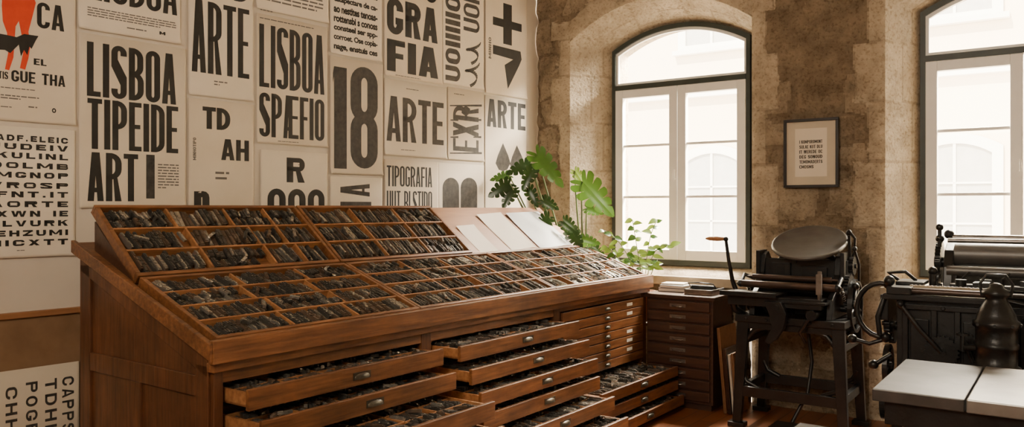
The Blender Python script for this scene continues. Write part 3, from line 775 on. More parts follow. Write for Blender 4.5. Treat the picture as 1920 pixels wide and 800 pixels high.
def drawer(x0,x1,ztop,hgt,pull,nx=5,ny=2,closed=False,name='drawer'):
    Dr=root(name,T(0,-pull,0)); Dr.parent=cab
    dep=.50
    mb=MB(); mb.box(x0,x1,-.022,0,ztop-hgt,ztop); put(mb,'drawer_front',wood,Dr,bevel=.003)
    if not closed:
        mb=MB(); zb=ztop-hgt+.012; zt=ztop-.018
        mb.box(x0+.01,x1-.01,0,dep,zb,zb+.008); mb.box(x0+.01,x0+.025,0,dep,zb,zt); mb.box(x1-.025,x1-.01,0,dep,zb,zt); mb.box(x0+.025,x1-.025,dep-.015,dep,zb,zt)
        xs=[x0+.025+(x1-x0-.05)*i/nx for i in range(nx+1)]
        vis=pull+.02
        yy=[0,.14,.28,.42]
        for x in xs[1:-1]: mb.box(x-.004,x+.004,0,dep-.015,zb,zt-.006)
        for y in yy[1:]: mb.box(x0+.025,x1-.025,y-.004,y+.004,zb,zt-.006)
        put(mb,'drawer_box',woodl,Dr)
        M=MC@T(0,-pull,0)
        for j in range(3):
            if yy[j]>vis: break
            for i in range(nx):
                fill(M,xs[i]+.006,xs[i+1]-.006,yy[j]+.006,yy[j+1]-.006,zb+.022,big=random.random()<.5,lean=random.uniform(-35,35),dens=.95,src=1)
    mb=MB(); cx=(x0+x1)/2+.02; zc=ztop-hgt*.5; w=.048 if not closed else .034; hh=.026 if not closed else .02
    n=12;k=5;vs=[];fs=[]
    for i in range(n+1):
        a=math.pi*i/n
        for j in range(k+1):
            b=math.pi/2*j/k
            vs.append((cx-w*math.cos(a),-.0235-.015*math.sin(a)*math.sin(b),zc-hh*.5+hh*(math.sin(a)**.5)*math.cos(b)))
    for i in range(n):
        for j in range(k): fs.append((i*(k+1)+j,(i+1)*(k+1)+j,(i+1)*(k+1)+j+1,i*(k+1)+j+1))
    mb.add(vs,fs,0,True); mb.box(cx-w-.008,cx+w+.008,-.0245,-.022,zc-hh*.65,zc+hh*.7)
    put(mb,'cup_pull',brass,Dr)
    if closed and random.random()<.45:
        mb=MB(); xx=x1-.28; mb.box(xx,xx+.09,-.0235,-.0222,zc-.012,zc+.012); put(mb,'card_label',paperw,Dr)
    return Dr
zt=[.842,.725,.608,.491,.374,.257,.145]
for z,p in zip(zt,(.15,.24,.50,.56,.56)): drawer(.052,1.278,z,.09,p)
for z,p in zip(zt,(.19,.27,.335,.35,.46,.56,.56)): drawer(1.372,2.608,z,.085,p)
for i in range(7): drawer(2.702,3.908,.868-i*.0705,.064,0.002,closed=True)
for z,p in ((.345,.31),(.235,.31),(.125,.36)): drawer(2.702,3.908,z,.075,p)
def blockmesh(m):
    mb=MB(); mb.box(-.5,.5,-.5,.5,-.5,.36)
    mb.box(-.36,.36,-.42,-.12,.36,.5); mb.box(-.36,.36,-.02,.1,.36,.5); mb.box(-.3,.3,.2,.42,.36,.5)
    return mb.mesh('type_sort',[m])
bm4=[blockmesh(m) for m in (typem,typel,typew,typel)]
cam0=Vector((0,0,H))
def inview(m):
    p=m.translation; 
    if p.y<.5: return False
    px=CX+F*p.x/p.y; py=HY+F*(H-p.z)/p.y
    return 0<px<1920 and 0<py<800
blocks.sort(key=lambda b:(b[2],not inview(b[0]),(b[0].translation-cam0).length))
mass=MB(); labs=['dark metal type sort standing in a type case','metal type sort painted pale as a glint among the dark type','brown-black inked wood type block in a type case','metal type sort painted pale as window reflection in a type case']
for i,(m,k,_) in enumerate(blocks):
    if i<300:
        o=bpy.data.objects.new('type_block',bm4[k]); COL.objects.link(o); o.matrix_basis=m
        tag(o,labs[k],'type block',None,'type blocks in the cabinet cases')
    else:
        mass.M=m; mi={0:0,1:1,2:2,3:1}[k]
        if k==3 and random.random()<.25: mi=0
        mass.box(-.5,.5,-.5,.5,-.5,.4,mi); mass.box(-.36,.36,-.42,.0,.4,.5,mi); mass.box(-.3,.3,.1,.42,.4,.5,mi)
put(mass,'type_block_mass',[typem,typel,typew],label='mass of small metal and wood type filling the compartments',cat='type',kind='stuff')
print('BLOCKS',len(blocks))
# ---------------------------------------------------------------- dark flat file
fx0,fx1,fd,fz=1.40,1.965,.44,.90
ff=root('flat_file_cabinet',MW@T(fx0,-.09-fd,0),label='dark walnut cabinet of shallow drawers against the stone wall',cat='cabinet')
w=fx1-fx0
mb=MB(); mb.box(0,w,.02,fd,.05,fz-.03); mb.box(.02,w-.02,.04,fd,0,.05); put(mb,'body',woodd,ff,bevel=.003)
mb=MB(); mb.box(-.02,w+.02,-.01,fd,fz-.03,fz); put(mb,'top_board',woodd,ff,bevel=.004)
n=9
for i in range(n):
    z1=fz-.045-i*.088; d=root('drawer',T(0,0,0)); d.parent=ff
    mb=MB(); mb.box(.02,w-.02,-.008,.02,z1-.074,z1); put(mb,'drawer_front',woodd,d,bevel=.004)
    mb=MB(); zc=z1-.037
    mb.box(w*.38,w*.62,-.012,-.008,zc-.012,zc+.014); mb.tube([(w*.42,-.012,zc-.002),(w*.44,-.026,zc-.006),(w*.56,-.026,zc-.006),(w*.58,-.012,zc-.002)],.004,8)
    put(mb,'pull',steel,d)
def book(x,y,z,a,b,h,rz,m,lab):
    mb=MB(); mb.box(0,a,0,b,0,.003);mb.box(0,a,0,b,h-.003,h);mb.box(0,.004,0,b,.003,h-.003)
    o=put(mb,'book',m,M=MW@T(x,y,z)@RZ(rz),label=lab,cat='book',group='books on the dark cabinet')
    mb=MB(); mb.box(.004,a-.006,.005,b-.005,.003,h-.003); put(mb,'page_block',paperw,o)
book(1.42,-.34,fz+.001,.24,.19,.03,4,woodd,'closed dark book lying on the walnut cabinet')
book(1.43,-.33,fz+.033,.22,.17,.022,-5,paperg,'grey book stacked on the walnut cabinet')
book(1.44,-.32,fz+.057,.19,.15,.012,7,paperw,'thin pale booklet on top of the stack')
pr=root('proofing_tray',MW@T(1.70,-.45,fz),label='small steel galley tray with roller on the walnut cabinet',cat='tray')
mb=MB(); mb.box(0,.23,0,.28,.001,.02); mb.box(0,.23,0,.012,.02,.045);mb.box(0,.012,0,.28,.02,.045);mb.box(.218,.23,0,.28,.02,.045); put(mb,'galley',steel,pr,bevel=.002)
mb=MB(); mb.cyl((.02,.12,.05),(.21,.12,.05),.022); mb.cyl((.005,.12,.05),(.225,.12,.05),.006); mb.tube([(.01,.12,.05),(.01,.06,.09),(.11,.03,.10),(.22,.06,.09),(.22,.12,.05)],.005,8)
put(mb,'roller',iron,pr)
for i,(x,wd_,hh_,th,m,lab) in enumerate(((2.005,.36,.66,.018,woodboard,'plain wooden board leaning against the walnut cabinet'),(2.04,.30,.50,.02,woodd,'dark wooden board leaning against the walnut cabinet'),(2.075,.28,.46,.012,paperw,'pale cardboard sheet leaning against the boards'),(2.10,.26,.47,.014,woodboard,'short brown board leaning against the boards'))):
    mb=MB(); mb.box(0,th,0,wd_,0,hh_); mb.box(-.002,th+.002,.0,.02,0,hh_)
    put(mb,'leaning_board',m,M=MW@T(x+.045,-.50,0.004)@RY(-5),bevel=.002,label=lab,cat='board',group='boards leaning beside the walnut cabinet')
# ---------------------------------------------------------------- platen press
P1=root('platen_press',MW@T(2.62,-.49,0),label='black cast-iron platen press with round ink disc on a stand',cat='printing press')
mb=MB()
for sx in (-1,1):
    for sy in (-1,1):
        y0=sy*.25; mb.bar((sx*.37,y0*1.1,.03),(sx*.33,y0,.78),.062,.05,.085)
        mb.box(sx*.37-.06,sx*.37+.06,y0*1.1-.045,y0*1.1+.045,0.002,.035)
        mb.tube([(sx*.335,y0,.54),(sx*.31,y0,.64),(sx*.25,y0,.71),(sx*.14,y0,.75)],.02,8)
        mb.tube([(sx*.345,y0,.40),(sx*.31,y0,.33),(sx*.22,y0,.29)],.018,8)
    mb.box(sx*.35-.02,sx*.35+.02,-.27,.27,.24,.30); mb.box(sx*.34-.02,sx*.34+.02,-.26,.26,.60,.65)
for y in (-.27,.27): mb.box(-.36,.36,y-.018,y+.018,.225,.30)
mb.box(-.38,.38,-.30,.30,.77,.82); mb.box(-.34,.34,-.27,.27,.72,.77)
mb.tube([(0.08,-.1,.76),(.12,-.12,.5),(.1,-.16,.28),(.02,-.26,.08)],.014,8); mb.box(-.10,.14,-.42,-.22,.05,.07)
for x in (-.3,-.15,0,.15,.3): mb.bolt((x,-.305,.795))
put(mb,'stand',iron,P1,bevel=.004)
mb=MB()
side=[(-.26,.82),(.26,.82),(.24,.95),(.18,1.05),(.16,1.20),(.08,1.27),(.0,1.25),(-.04,1.12),(-.12,1.02),(-.24,.96)]
mb.prism(side,-.29,-.25,'x'); mb.prism(side,.25,.29,'x')
mb.box(-.25,.25,.02,.10,.86,1.22); mb.box(-.2,.2,-.18,.02,.84,.92)
mb.prism([(-.18,1.22),(.18,1.22),(.25,1.12),(.25,.98),(-.25,.98),(-.25,1.12)],.10,.13,'y')
mb.cyl((-.38,.0,.88),(.40,.0,.88),.025); mb.cyl((-.34,-.12,1.0),(.36,-.12,1.0),.016)
for z in (.86,.92): 
    for x in (-.15,0,.15): mb.bolt((x,-.185,z-.02))
put(mb,'body',iron,P1,bevel=.004)
mb=MB()
mb.box(-.46,-.05,-.40,-.12,.965,.985); mb.box(-.46,-.05,-.40,-.385,.985,1.0); mb.box(-.03,.27,-.36,-.14,.93,.948)
mb.box(-.42,.24,-.34,-.16,.895,.965)
for x in (-.36,-.18,.0,.16): mb.prism([(-.33,.905),(-.17,.905),(-.17,.84),(-.2,.83)],x,x+.018,'x')
mb.tube([(-.40,-.3,.93),(-.39,-.28,.86),(-.33,-.2,.80),(-.30,-.1,.78)],.028,8)
put(mb,'feed_table',iron,P1,bevel=.003)
mb=MB()
mb.prism([(-.14,.94),(-.02,.94),(.02,.86),(.0,.76),(-.05,.68),(-.10,.64),(-.13,.66),(-.08,.76),(-.10,.85)],-.40,-.34,'y')
mb.cyl((-.05,-.41,.9),(-.05,-.1,.9),.02); mb.cyl((.18,-.38,.86),(.18,-.1,.86),.035); mb.tube([(.18,-.36,.86),(.1,-.37,.74),(.12,-.3,.66)],.012,8)
put(mb,'platen_arm',iron,P1,bevel=.005)
for y,z,a,b,r in ((-.2,1.04,-.36,.30,.026),(-.14,1.09,-.30,.26,.02)):
    mb=MB(); mb.cyl((a,y,z),(b,y,z),r); mb.cyl((a-.04,y,z),(b+.04,y,z),r*.35); put(mb,'ink_roller',copper,P1)
mb=MB()
for x in (-.37,.31): mb.tube([(x,-.2,1.04),(x*1.02,-.1,1.1),(x*.95,.04,1.06)],.014,8); mb.ball((x,-.2,1.04),.028)
for x in (-.29,.31): mb.box(x-.014,x+.014,-.06,.12,1.02,1.28)
mb.box(-.30,.33,.0,.08,1.05,1.22); mb.box(-.2,-.06,-.03,0,1.09,1.19); mb.box(.02,.20,-.03,0,1.09,1.17)
mb.box(-.16,-.10,-.035,-.03,1.11,1.17)
for x in (-.27,-.03,.25): mb.bolt((x,-.005,1.20)); mb.bolt((x,-.005,1.07))
put(mb,'roller_carriage',iron,P1,bevel=.003)
for x in (-.33,.33):
    mb=MB(); mb.spring((x,-.18,1.03),(x,-.02,.90),.014,9); put(mb,'return_spring',steel,P1)
dm=T(.06,.03,1.345)@RX(25)
mb=MB(); mb.lathe([(.05,-.05),(.06,-.03),(.24,-.02),(.262,-.014),(.266,0),(.262,.010),(.25,.012),(.245,.008),(.001,.008)],48,0,dm)
put(mb,'ink_disc',disc,P1)
mb=MB(); mb.cyl((0,0,-.14),(0,0,-.02),.035,M=dm); mb.gear(.10,24,.018,0,dm@T(0,0,-.05)); mb.tube([(-.22,.06,1.16),(-.12,.05,1.24),(.06,.05,1.27),(.22,.05,1.24),(.31,.06,1.16)],.02,8)
put(mb,'disc_mount',iron,P1)
mb=MB()
mb.tube([(-.34,-.02,.86),(-.44,-.06,.92),(-.475,-.09,1.05),(-.50,-.1,1.2),(-.515,-.12,1.36)],[.024,.022,.017,.014,.012],10); mb.ball((-.34,-.02,.86),.05); mb.ball((-.515,-.12,1.36),.019)
lv=put(mb,'hand_lever',iron,P1)
mb=MB(); mb.lathe([(.006,0),(.014,.02),(.018,.07),(.015,.13),(.006,.16)],14,0,T(-.515,-.12,1.362)@RY(-90)); put(mb,'lever_grip',woodl,lv)
mb=MB()
mb.gear(.13,30,.03,0,T(.34,.02,1.0)@RY(90)); mb.gear(.07,18,.03,0,T(.345,.1,1.18)@RY(90)); mb.cyl((.33,.1,1.18),(.33,.06,1.40),.012)
mb.ball((.33,.06,1.42),.022); mb.ball((.40,-.06,1.05),.026); mb.ball((.40,-.1,.93),.026); mb.tube([(.36,0,1.0),(.40,-.06,1.05),(.40,-.1,.93)],.012,8)
mb.wheel(.19,.03,5,.022,0,T(.375,.05,.90)@RY(90)); mb.tube([(.30,.1,1.16),(.36,.1,1.28),(.37,.06,1.38),(.33,.04,1.44)],.010,8)
mb.tube([(.40,.05,1.08),(.41,0,1.2),(.39,-.04,1.3)],.009,8); mb.ball((.39,-.04,1.31),.018)
put(mb,'gear_train',iron,P1)
mb=MB(); mb.box(.2,.235,-.33,-.3,1.0,1.14); mb.cyl((.22,-.31,.95),(.22,-.31,1.16),.014); put(mb,'gauge_rod',steel,P1)
# ---------------------------------------------------------------- cylinder proof press
def at(px,Y): return Vector(((px-CX)/F*Y,Y,0))
def wframe(px,Y): 
    m=MW.copy(); p=at(px,Y); m[0][3]=p.x; m[1][3]=p.y; m[2][3]=0; return m
P2=root('cylinder_press',wframe(1775,5.0),label='black cylinder proofing press with long steel rollers',cat='printing press')
def Z(py,Y): return H-(py-HY)/F*Y
W2=1.25
s_=[(-.28,.0),(.30,.0),(.30,.9),(.24,1.22),(.16,1.34),(.0,1.38),(-.10,1.34),(-.16,1.24),(-.20,1.05),(-.28,.95)]
mb=MB()
for x in (0,W2-.05): mb.prism(s_,x,x+.05,'x')
mb.box(.05,W2-.05,-.24,.26,.12,1.02); mb.prism([(-.24,1.02),(.26,1.02),(.20,1.14),(.1,1.19),(-.05,1.19),(-.18,1.12)],.06,W2-.06,'x')
mb.box(-.03,W2,-.32,.32,.0,.1)
for x in (.1,.4,.7,1.0): mb.box(x,x+.05,-.265,-.24,.2,.96)
mb.box(.06,W2-.06,-.265,-.24,.94,.99)
for x in (.12,.28,.42,.58,.72,.9): mb.bolt((x,-.268,.965),.011)
for z in (.3,.6,.9,1.1): mb.bolt((-.004,-.1,z),.018,'x')
put(mb,'frame',iron,P2,bevel=.006)
mb=MB(); mb.cyl((.05,-.02,1.31),(W2-.05,-.02,1.31),.075,n=32); put(mb,'impression_cylinder',disc,P2)
for y,z,r in ((.12,1.41,.022),(-.12,1.40,.014),(-.16,1.22,.03),(-.23,1.10,.022)):
    mb=MB(); mb.cyl((.02,y,z),(W2-.02,y,z),r); put(mb,'ink_roller',steel if r<.03 else disc,P2)
mb=MB()
mb.gear(.13,30,.03,0,T(-.035,-.02,1.26)@RY(90)); mb.gear(.075,18,.03,0,T(-.035,-.16,1.12)@RY(90)); mb.ball((.0,.12,1.43),.03); mb.ball((-.02,-.14,1.41),.025)
mb.tube([(-.05,-.15,1.14),(-.07,-.24,1.1),(-.07,-.28,.98)],.013,8); mb.ball((-.07,-.28,.97),.026)
mb.cyl((-.02,-.15,1.36),(-.02,-.15,1.47),.012); mb.ball((-.02,-.15,1.48),.022)
for x,z,r in ((.16,1.02,.085),(.31,.98,.06),(.62,1.01,.075)):
    mb.gear(r,int(r*260),.025,0,T(x,-.285,z)@RX(90)); mb.cyl((x,-.30,z),(x,-.2,z),.014,n=12)
mb.tube([(.16,-.30,1.02),(.30,-.33,1.08),(.62,-.30,1.01)],.010,8)
put(mb,'gear_train',iron,P2)
mb=MB(); mb.wheel(.17,.025,6,.02,0,T(-.07,-.02,.88)@RY(90)); put(mb,'hand_wheel',iron,P2)
mb=MB(); mb.box(.05,W2-.05,-.30,-.22,1.13,1.15)
for x in (.12,.32,.52,.72): mb.tube([(x,-.28,1.15),(x,-.30,1.19),(x+.03,-.27,1.22)],.008,6); mb.box(x+.08,x+.14,-.27,-.22,1.15,1.18)
put(mb,'feed_rail',iron,P2,bevel=.002)
# ---------------------------------------------------------------- small hand press in front
P3=root('hand_fed_press',wframe(1685,4.55),label='compact black iron press with ribbed bed and curved handle',cat='printing press')
mb=MB()
mb.box(.02,.48,-.18,.22,.50,1.10); 
for x in (.05,.19,.30,.43): mb.box(x,x+.03,-.205,-.18,.56,1.06)
mb.box(.09,.18,-.195,-.18,.62,1.0); mb.box(.34,.42,-.195,-.18,.62,1.0)
mb.box(.03,.47,-.207,-.18,1.05,1.08); mb.box(.03,.47,-.207,-.18,.54,.57)
mb.prism([(-.22,.46),(.26,.46),(.20,.56),(-.16,.56)],-.02,.52,'x')
for x in (.0,.46):
    for y in (-.2,.2): mb.tube([(x+.02,y*.8,.5),(x+.02,y,.25),(x+.02,y*1.2,.03)],[.03,.024,.03],8); mb.box(x-.02,x+.06,y*1.2-.03,y*1.2+.03,.001,.03)
mb.box(.0,.5,-.2,-.17,.22,.26); mb.box(.0,.5,.17,.2,.22,.26)
for x in (.05,.25,.45): mb.bolt((x,-.21,1.065)); mb.bolt((x,-.21,.555))
put(mb,'body',iron,P3,bevel=.004)
mb=MB(); mb.box(-.04,.50,-.24,.24,1.10,1.13); mb.box(-.02,.10,-.25,.02,1.13,1.17); mb.box(.12,.46,.02,.2,1.13,1.145)
mb.box(-.06,-.02,-.2,.2,.98,1.12); mb.box(.0,.14,-.1,.1,1.17,1.19)
mb.cyl((.16,.1,1.145),(.16,.1,1.23),.02); mb.cyl((.30,.1,1.145),(.30,.1,1.20),.028); mb.ball((.16,.1,1.24),.026); mb.box(.36,.44,.05,.15,1.145,1.19)
put(mb,'bed',iron,P3,bevel=.004)
mb=MB(); mb.gear(.085,22,.025,0,T(.245,-.225,.84)@RX(90)); mb.gear(.05,14,.025,0,T(.355,-.225,.90)@RX(90)); mb.tube([(.245,-.245,.84),(.14,-.26,.96),(.05,-.25,1.08)],.012,8); mb.ball((.05,-.25,1.08),.02)
mb.tube([(.355,-.245,.90),(.40,-.26,.78),(.36,-.25,.66)],.011,8); mb.ball((.36,-.25,.66),.018)
put(mb,'front_gearing',iron,P3)
mb=MB(); mb.cyl((.08,-.14,1.165),(.47,-.14,1.165),.012)
for i in range(20): mb.ball((.09+i*.0195,-.14,1.168),.0115,n=8)
put(mb,'toothed_rack',mat('rack_bone',(.36,.30,.21),(.25,.2,.14),.5),P3)
mb=MB(); mb.cyl((.08,-.2,1.15),(.47,-.2,1.15),.017); put(mb,'ink_roller',copper,P3)
mb=MB(); pts=[]
for i in range(13):
    a=R(75+i*17); pts.append((-.06+.13*math.cos(a),-.16,1.03+.15*math.sin(a)))
mb.tube(pts,.015,10); mb.ball(pts[-1],.03); mb.ball(pts[0],.026)
mb.tube([(-.02,-.16,.88),(-.12,-.18,.84),(-.2,-.2,.86)],.012,8); mb.ball((-.205,-.2,.862),.026); mb.tube([(-.02,-.1,.78),(-.1,-.12,.72)],.014,8); mb.ball((-.11,-.12,.715),.028)
mb.ball((-.01,-.22,1.2),.03); mb.cyl((-.01,-.22,1.12),(-.01,-.22,1.19),.012); mb.tube([(.0,0,1.19),(-.05,-.02,1.23),(.04,-.03,1.24),(.09,0,1.19)],.010,8)
mb.gear(.10,22,.03,0,T(-.04,.05,.92)@RY(90)); mb.gear(.055,14,.03,0,T(-.04,-.09,.95)@RY(90)); mb.wheel(.12,.025,5,.018,0,T(-.055,.0,.70)@RY(90))
mb.tube([(-.04,-.2,1.10),(-.07,-.22,1.0),(-.06,-.21,.9)],.014,8)
put(mb,'curved_handle',iron,P3)
P4=root('ink_canister',wframe(1868,3.98),label='black bell-shaped metal canister with loop handle beside the press',cat='canister')
mb=MB(); mb.lathe([(.10,.78),(.108,.79),(.108,.81),(.092,.82),(.092,.90),(.098,.905),(.098,.925),(.092,.93),(.092,1.0),(.104,1.01),(.104,1.035),(.09,1.045),(.085,1.07),(.06,1.12),(.048,1.14),(.048,1.155),(.064,1.165),(.064,1.185),(.035,1.20),(.03,1.215),(.012,1.225)],32)
for i in range(8):
    a=R(45*i); mb.bolt((.104*math.cos(a),.104*math.sin(a),1.022),.008)
mb.cyl((-.09,-.04,.9),(-.14,-.06,.9),.018); mb.cyl((-.14,-.06,.88),(-.14,-.06,.96),.012); mb.wheel(.03,.012,4,.006,0,T(-.14,-.06,.965))
put(mb,'canister_body',iron,P4)
mb=MB(); mb.tube([(-.062,0,1.16),(-.07,0,1.22),(-.04,0,1.265),(.04,0,1.265),(.07,0,1.22),(.062,0,1.16)],.007,8); put(mb,'loop_handle',iron,P4)
mb=MB(); mb.lathe([(.11,0),(.11,.03),(.05,.07),(.035,.2),(.035,.68),(.06,.74),(.10,.76),(.10,.779)],28); put(mb,'pedestal',iron,P4)
# ---------------------------------------------------------------- imposing table
TB=root('imposing_table',wframe(1635,3.32),label='grey steel-topped imposing table with dark iron base',cat='table')
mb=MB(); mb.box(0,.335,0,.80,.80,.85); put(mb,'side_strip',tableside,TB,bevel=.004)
mb=MB(); mb.box(.342,1.75,-.005,.80,.80,.853); put(mb,'table_top',tabletop,TB,bevel=.005)
mb=MB(); mb.box(.04,1.71,.04,.76,.70,.80)
for x in (.12,1.5):
    for y in (.08,.66): mb.box(x,x+.08,y,y+.08,.0,.70)
mb.box(.12,1.58,.1,.14,.2,.26); mb.box(.12,1.58,.66,.70,.2,.26)
put(mb,'base',iron,TB,bevel=.004)
mb=MB(); mb.wheel(.08,.03,4,.015,0,T(.0,.3,.74)@RY(90)); mb.cyl((-.02,.3,.74),(.05,.3,.74),.015); put(mb,'hand_wheel',iron,TB)
TR=root('low_trolley',wframe(1500,3.93),label='low dark steel trolley standing on the floorboards',cat='trolley')
TR.matrix_basis=TR.matrix_basis@T(0,-.5,0)
mb=MB(); mb.box(0,.42,0,.5,.52,.545); mb.box(0,.42,0,.015,.545,.56); put(mb,'tray',tableside,TR,bevel=.003)
mb=MB()
for x in (.02,.37):
    for y in (.02,.45): mb.box(x,x+.03,y,y+.03,.04,.52); mb.cyl((x,y+.015,.022),(x+.03,y+.015,.022),.021,n=14)
mb.box(.02,.4,.02,.48,.2,.215); put(mb,'frame',iron,TR)
# ---------------------------------------------------------------- plants
def monstera(mb,base,tip,hw,nrm,mi=0):
    base=Vector(base);tip=Vector(tip); ax=tip-base; Ln=ax.length; ax.normalize()
    n=(Vector(nrm)-ax*Vector(nrm).dot(ax)).normalized(); sd=ax.cross(n).normalized()
    fold=random.uniform(.0,.35)
    def P(x,y):
        return base+ax*(y*Ln)+sd*x*hw+n*(fold*hw*abs(x)*.6-.30*hw*x*x-.14*Ln*max(y,0)**2)
    prof=[(-.16,.30),(-.20,.62),(-.10,.88),(.06,1.0),(.24,1.0),(.42,.90),(.58,.74),(.74,.54),(.88,.30),(1.0,.04)]
    def edge(t):
        t=t*(len(prof)-1); i=min(int(t),len(prof)-2); f=t-i
        return (prof[i][1]*(1-f)+prof[i+1][1]*f, prof[i][0]*(1-f)+prof[i+1][0]*f)
    lob=6
    for s in (-1,1):
        for k in range(lob):
            t0=k/lob; t1=(k+1)/lob; m0=max(0,.0+t0*.80); m1=t1*.80 if k<lob-1 else .97
            ns=5; vs=[];fs=[]; nr=5
            notch=.19 if k<lob-1 else .05
            for j in range(ns+1):
                u=j/ns; tt=t0+(t1-t0)*(notch+(1-2*notch)*u) ; ex,ey=edge(min(tt,1))
                bx,by=0,m0+(m1-m0)*u
                tfull=t0+(t1-t0)*u; fx,fy=edge(min(tfull,1))
                r_edge=1.0-(.10*(2*u-1)**2)
                for i in range(nr+1):
                    v=i/nr*r_edge
                    w_=max(0,(v-.38)/.62)
                    px_,py_=fx*(1-w_)+ex*w_, fy*(1-w_)+ey*w_
                    vs.append(P(s*(bx+(px_-bx)*v),by+(py_-by)*v))
            for j in range(ns):
                for i in range(nr): fs.append((j*(nr+1)+i,(j+1)*(nr+1)+i,(j+1)*(nr+1)+i+1,j*(nr+1)+i+1))
            mb.add(vs,fs,mi,True)
pos=(.72,7.10)
MO=root('potted_monstera',T(pos[0],pos[1],0),label='leafy green monstera in a clay pot beside the cabinet',cat='plant')
mb=MB(); mb.lathe([(.12,0.001),(.13,.02),(.165,.30),(.18,.30),(.18,.345),(.16,.345),(.155,.31),(.001,.305)],32); put(mb,'pot',terracotta,MO)
mb=MB(); mb.lathe([(.150,.306),(.15,.318),(.001,.325)],24); put(mb,'soil',soil,MO)
def W3(px,py,Y): return Vector(((px-CX)/F*Y-pos[0],Y-pos[1],Z(py,Y)))
st=MB(); lf=MB()
leaves=[
 ((1006,288,7.0),(1056,348,6.85),.10,1,.1),
 ((994,306,7.1),(950,324,7.0),.08,0,.2),
 ((998,316,7.0),(978,356,6.95),.07,0,.1),
 ((956,344,7.0),(915,368,6.95),.085,0,.2),
 ((954,328,7.2),(920,336,7.1),.055,1,.3),
 ((962,354,7.0),(942,390,6.95),.07,0,.1),
 ((990,352,7.1),(1008,388,7.05),.06,0,.2),
 ((1092,340,6.85),(1150,404,6.70),.13,1,.1),
 ((1078,320,7.1),(1098,350,7.05),.05,2,.3),
 ((1100,390,6.9),(1132,400,6.85),.05,1,.3),
 ((1018,374,7.0),(1048,392,6.95),.06,0,.2),
 ((1030,406,6.95),(1006,430,6.9),.07,0,.1),
 ((1056,414,6.9),(1084,436,6.85),.07,0,.2),
 ((1070,432,6.9),(1092,466,6.85),.08,0,.1),
 ((1028,434,7.0),(1054,462,6.95),.075,0,.2),
 ((1016,446,7.0),(998,474,6.95),.06,0,.1),
 ((1090,448,6.9),(1126,456,6.85),.06,1,.3),
 ((1108,462,6.9),(1136,486,6.85),.06,0,.2),
 ((1044,452,6.95),(1030,486,6.9),.07,0,.1),
]
for b,t,wd_,mi,nz in leaves:
    bb,tt=W3(*b),W3(*t)
    monstera(lf,bb,tt,wd_,(random.uniform(-.35,.2),-1,nz),mi)
    g=Vector((random.uniform(-.03,.03),random.uniform(-.03,.03),.32)); c=g.lerp(bb,.6)+Vector((-.06 if bb.x<0 else -.10,0,.16))
    pts=[g.lerp(c,u).lerp(c.lerp(bb,u),u) for u in [i/10 for i in range(11)]]
    st.tube(pts,[.012-.0006*i for i in range(11)],7)
put(st,'stem',stem,MO); put(lf,'foliage',[leaf1,leaf2,leaf3],MO)
pos=(1.13,6.90)
PS=root('plant_stand',T(pos[0],pos[1],0),label='small round dark wooden plant stand by the window',cat='plant stand')
mb=MB(); mb.lathe([(.001,.60),(.12,.60),(.12,.625),(.001,.625)],28)
put(mb,'stand_top',woodd,PS)
for i in range(3):
    mb=MB(); a=R(90+120*i); mb.cyl((.08*math.cos(a),.08*math.sin(a),.60),(.12*math.cos(a),.12*math.sin(a),.0),.012,n=10)
    put(mb,'leg',woodd,PS)
PO=root('potted_pothos',T(pos[0],pos[1],.626),label='light green trailing pothos in a clay pot by the window',cat='plant')
mb=MB(); mb.lathe([(.07,0.001),(.10,.22),(.11,.22),(.11,.26),(.095,.26),(.09,.24),(.001,.235)],28); put(mb,'pot',terracotta,PO)
def W4(px,py,Y): return Vector(((px-CX)/F*Y-pos[0],Y-pos[1],Z(py,Y)-.626))
st=MB(); lf=MB()
def ov(mb,c,d,n,L_,W_,mi):
    c=Vector(c); d=Vector(d).normalized(); n=Vector(n); n=(n-d*n.dot(d)).normalized(); s=d.cross(n)
    prof=[(0,.05),(.12,.34),(.3,.5),(.5,.46),(.72,.30),(.9,.12),(1,.0)]
    vs=[];fs=[]
    for y,w in prof:
        for k in (-1,0,1): vs.append(c+d*y*L_+s*k*w*W_+n*(-.25*L_*y*y+(0 if k==0 else .2*W_*w)))
    for i in range(len(prof)-1):
        for k in range(2): fs.append((i*3+k,i*3+k+1,(i+1)*3+k+1,(i+1)*3+k))
    mb.add(vs,fs,mi,True)
stems=[[(1190,520),(1180,470),(1160,445),(1132,432)],[(1192,520),(1196,470),(1190,440),(1186,412)],[(1196,520),(1215,470),(1235,450),(1264,462)],[(1196,520),(1210,460),(1222,430),(1232,412)],[(1188,520),(1165,490),(1150,470),(1138,462)],[(1200,520),(1225,490),(1240,485),(1215,500)],[(1190,520),(1205,490),(1200,480),(1180,490)]]
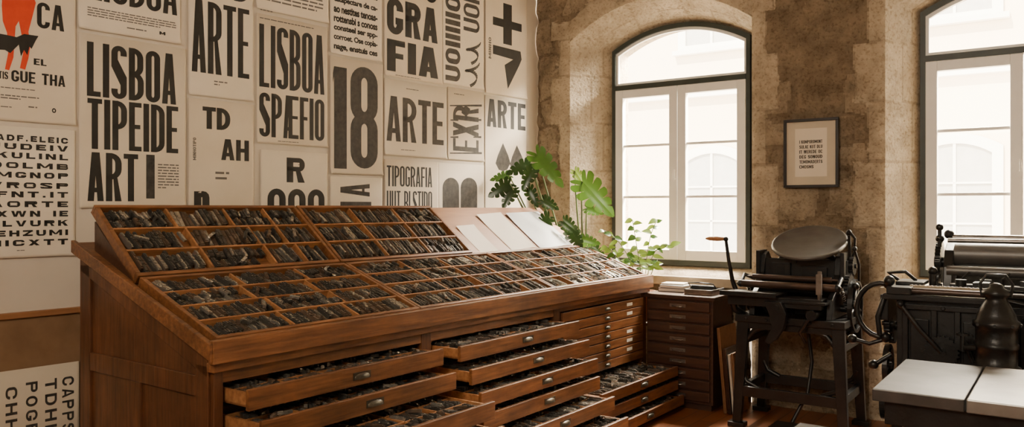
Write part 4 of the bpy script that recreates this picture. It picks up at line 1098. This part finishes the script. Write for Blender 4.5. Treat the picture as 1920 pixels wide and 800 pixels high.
for s_ in stems:
    Y=random.uniform(6.78,6.92); p=[W4(a,b,Y) for a,b in s_]; p[0]=Vector((random.uniform(-.03,.03),random.uniform(-.03,.03),.24))
    pts=[]
    for i in range(13):
        u=i/12; pts.append(p[0]*(1-u)**3+p[1]*3*u*(1-u)**2+p[2]*3*u*u*(1-u)+p[3]*u**3)
    st.tube(pts,.0035,6)
    for i in range(4,13,1):
        sg=1 if i%2 else -1
        d=Vector((sg*random.uniform(.4,1),random.uniform(-.6,.2),random.uniform(-.5,.5)))
        ov(lf,pts[i],d,(random.uniform(-.3,.3),-.8,.6),random.uniform(.06,.10),random.uniform(.04,.06),1 if random.random()<.65 else 0)
put(st,'stem',stem,PO); put(lf,'foliage',[leaf2,leaf3],PO)
bpy.data.objects.remove(tob)
# ---------------------------------------------------------------- light
wd=bpy.data.worlds.new('sky'); bpy.context.scene.world=wd; wd.use_nodes=True
wd.node_tree.nodes['Background'].inputs[0].default_value=(1,.94,.84,1); wd.node_tree.nodes['Background'].inputs[1].default_value=11
def aim(o,to): 
    d=Vector(to)-o.location; o.rotation_euler=d.to_track_quat('-Z','Y').to_euler()
sun=bpy.data.lights.new('sun','SUN'); sun.energy=24; sun.angle=R(1); sun.color=(1,.90,.72)
so=bpy.data.objects.new('sun',sun); COL.objects.link(so); so.location=(0,0,12)
d=MW.col[1].xyz*1+MW.col[0].xyz*.25; aim(so,so.location+Vector((d.x,d.y,-1.0)))
def area(name,loc,to,sx,sy,e,c):
    l=bpy.data.lights.new(name,'AREA'); l.shape='RECTANGLE'; l.size=sx; l.size_y=sy; l.energy=e; l.color=c
    o=bpy.data.objects.new(name,l); COL.objects.link(o); o.location=loc; aim(o,to); return o
for w in WINS:
    u=sum(w['f'])/2
    area('window_daylight',MW@Vector((u+.3,2.2,4.9)),MW@Vector((u-.2,-1.2,1.0)),2.0,1.6,5200,(1,.89,.72))
area('room_fill',(3.5,.9,3.1),(-1.0,5.2,1.9),1.8,1.8,1500,(1,.86,.67))  # added fill lamp brightening the poster wall, no opening behind it
area('room_fill',(-1.6,-.6,3.4),(2.6,6.0,1.7),2.0,1.2,150,(1,.87,.70))  # added weak fill lamp that lifts the window wall and presses
cd=bpy.data.cameras.new('camera'); co=bpy.data.objects.new('camera',cd); COL.objects.link(co)
co.location=(0,0,H); co.rotation_euler=(R(90),0,0); cd.sensor_width=36; cd.lens=36*F/1920; cd.shift_y=-11/1920
bpy.context.scene.camera=co
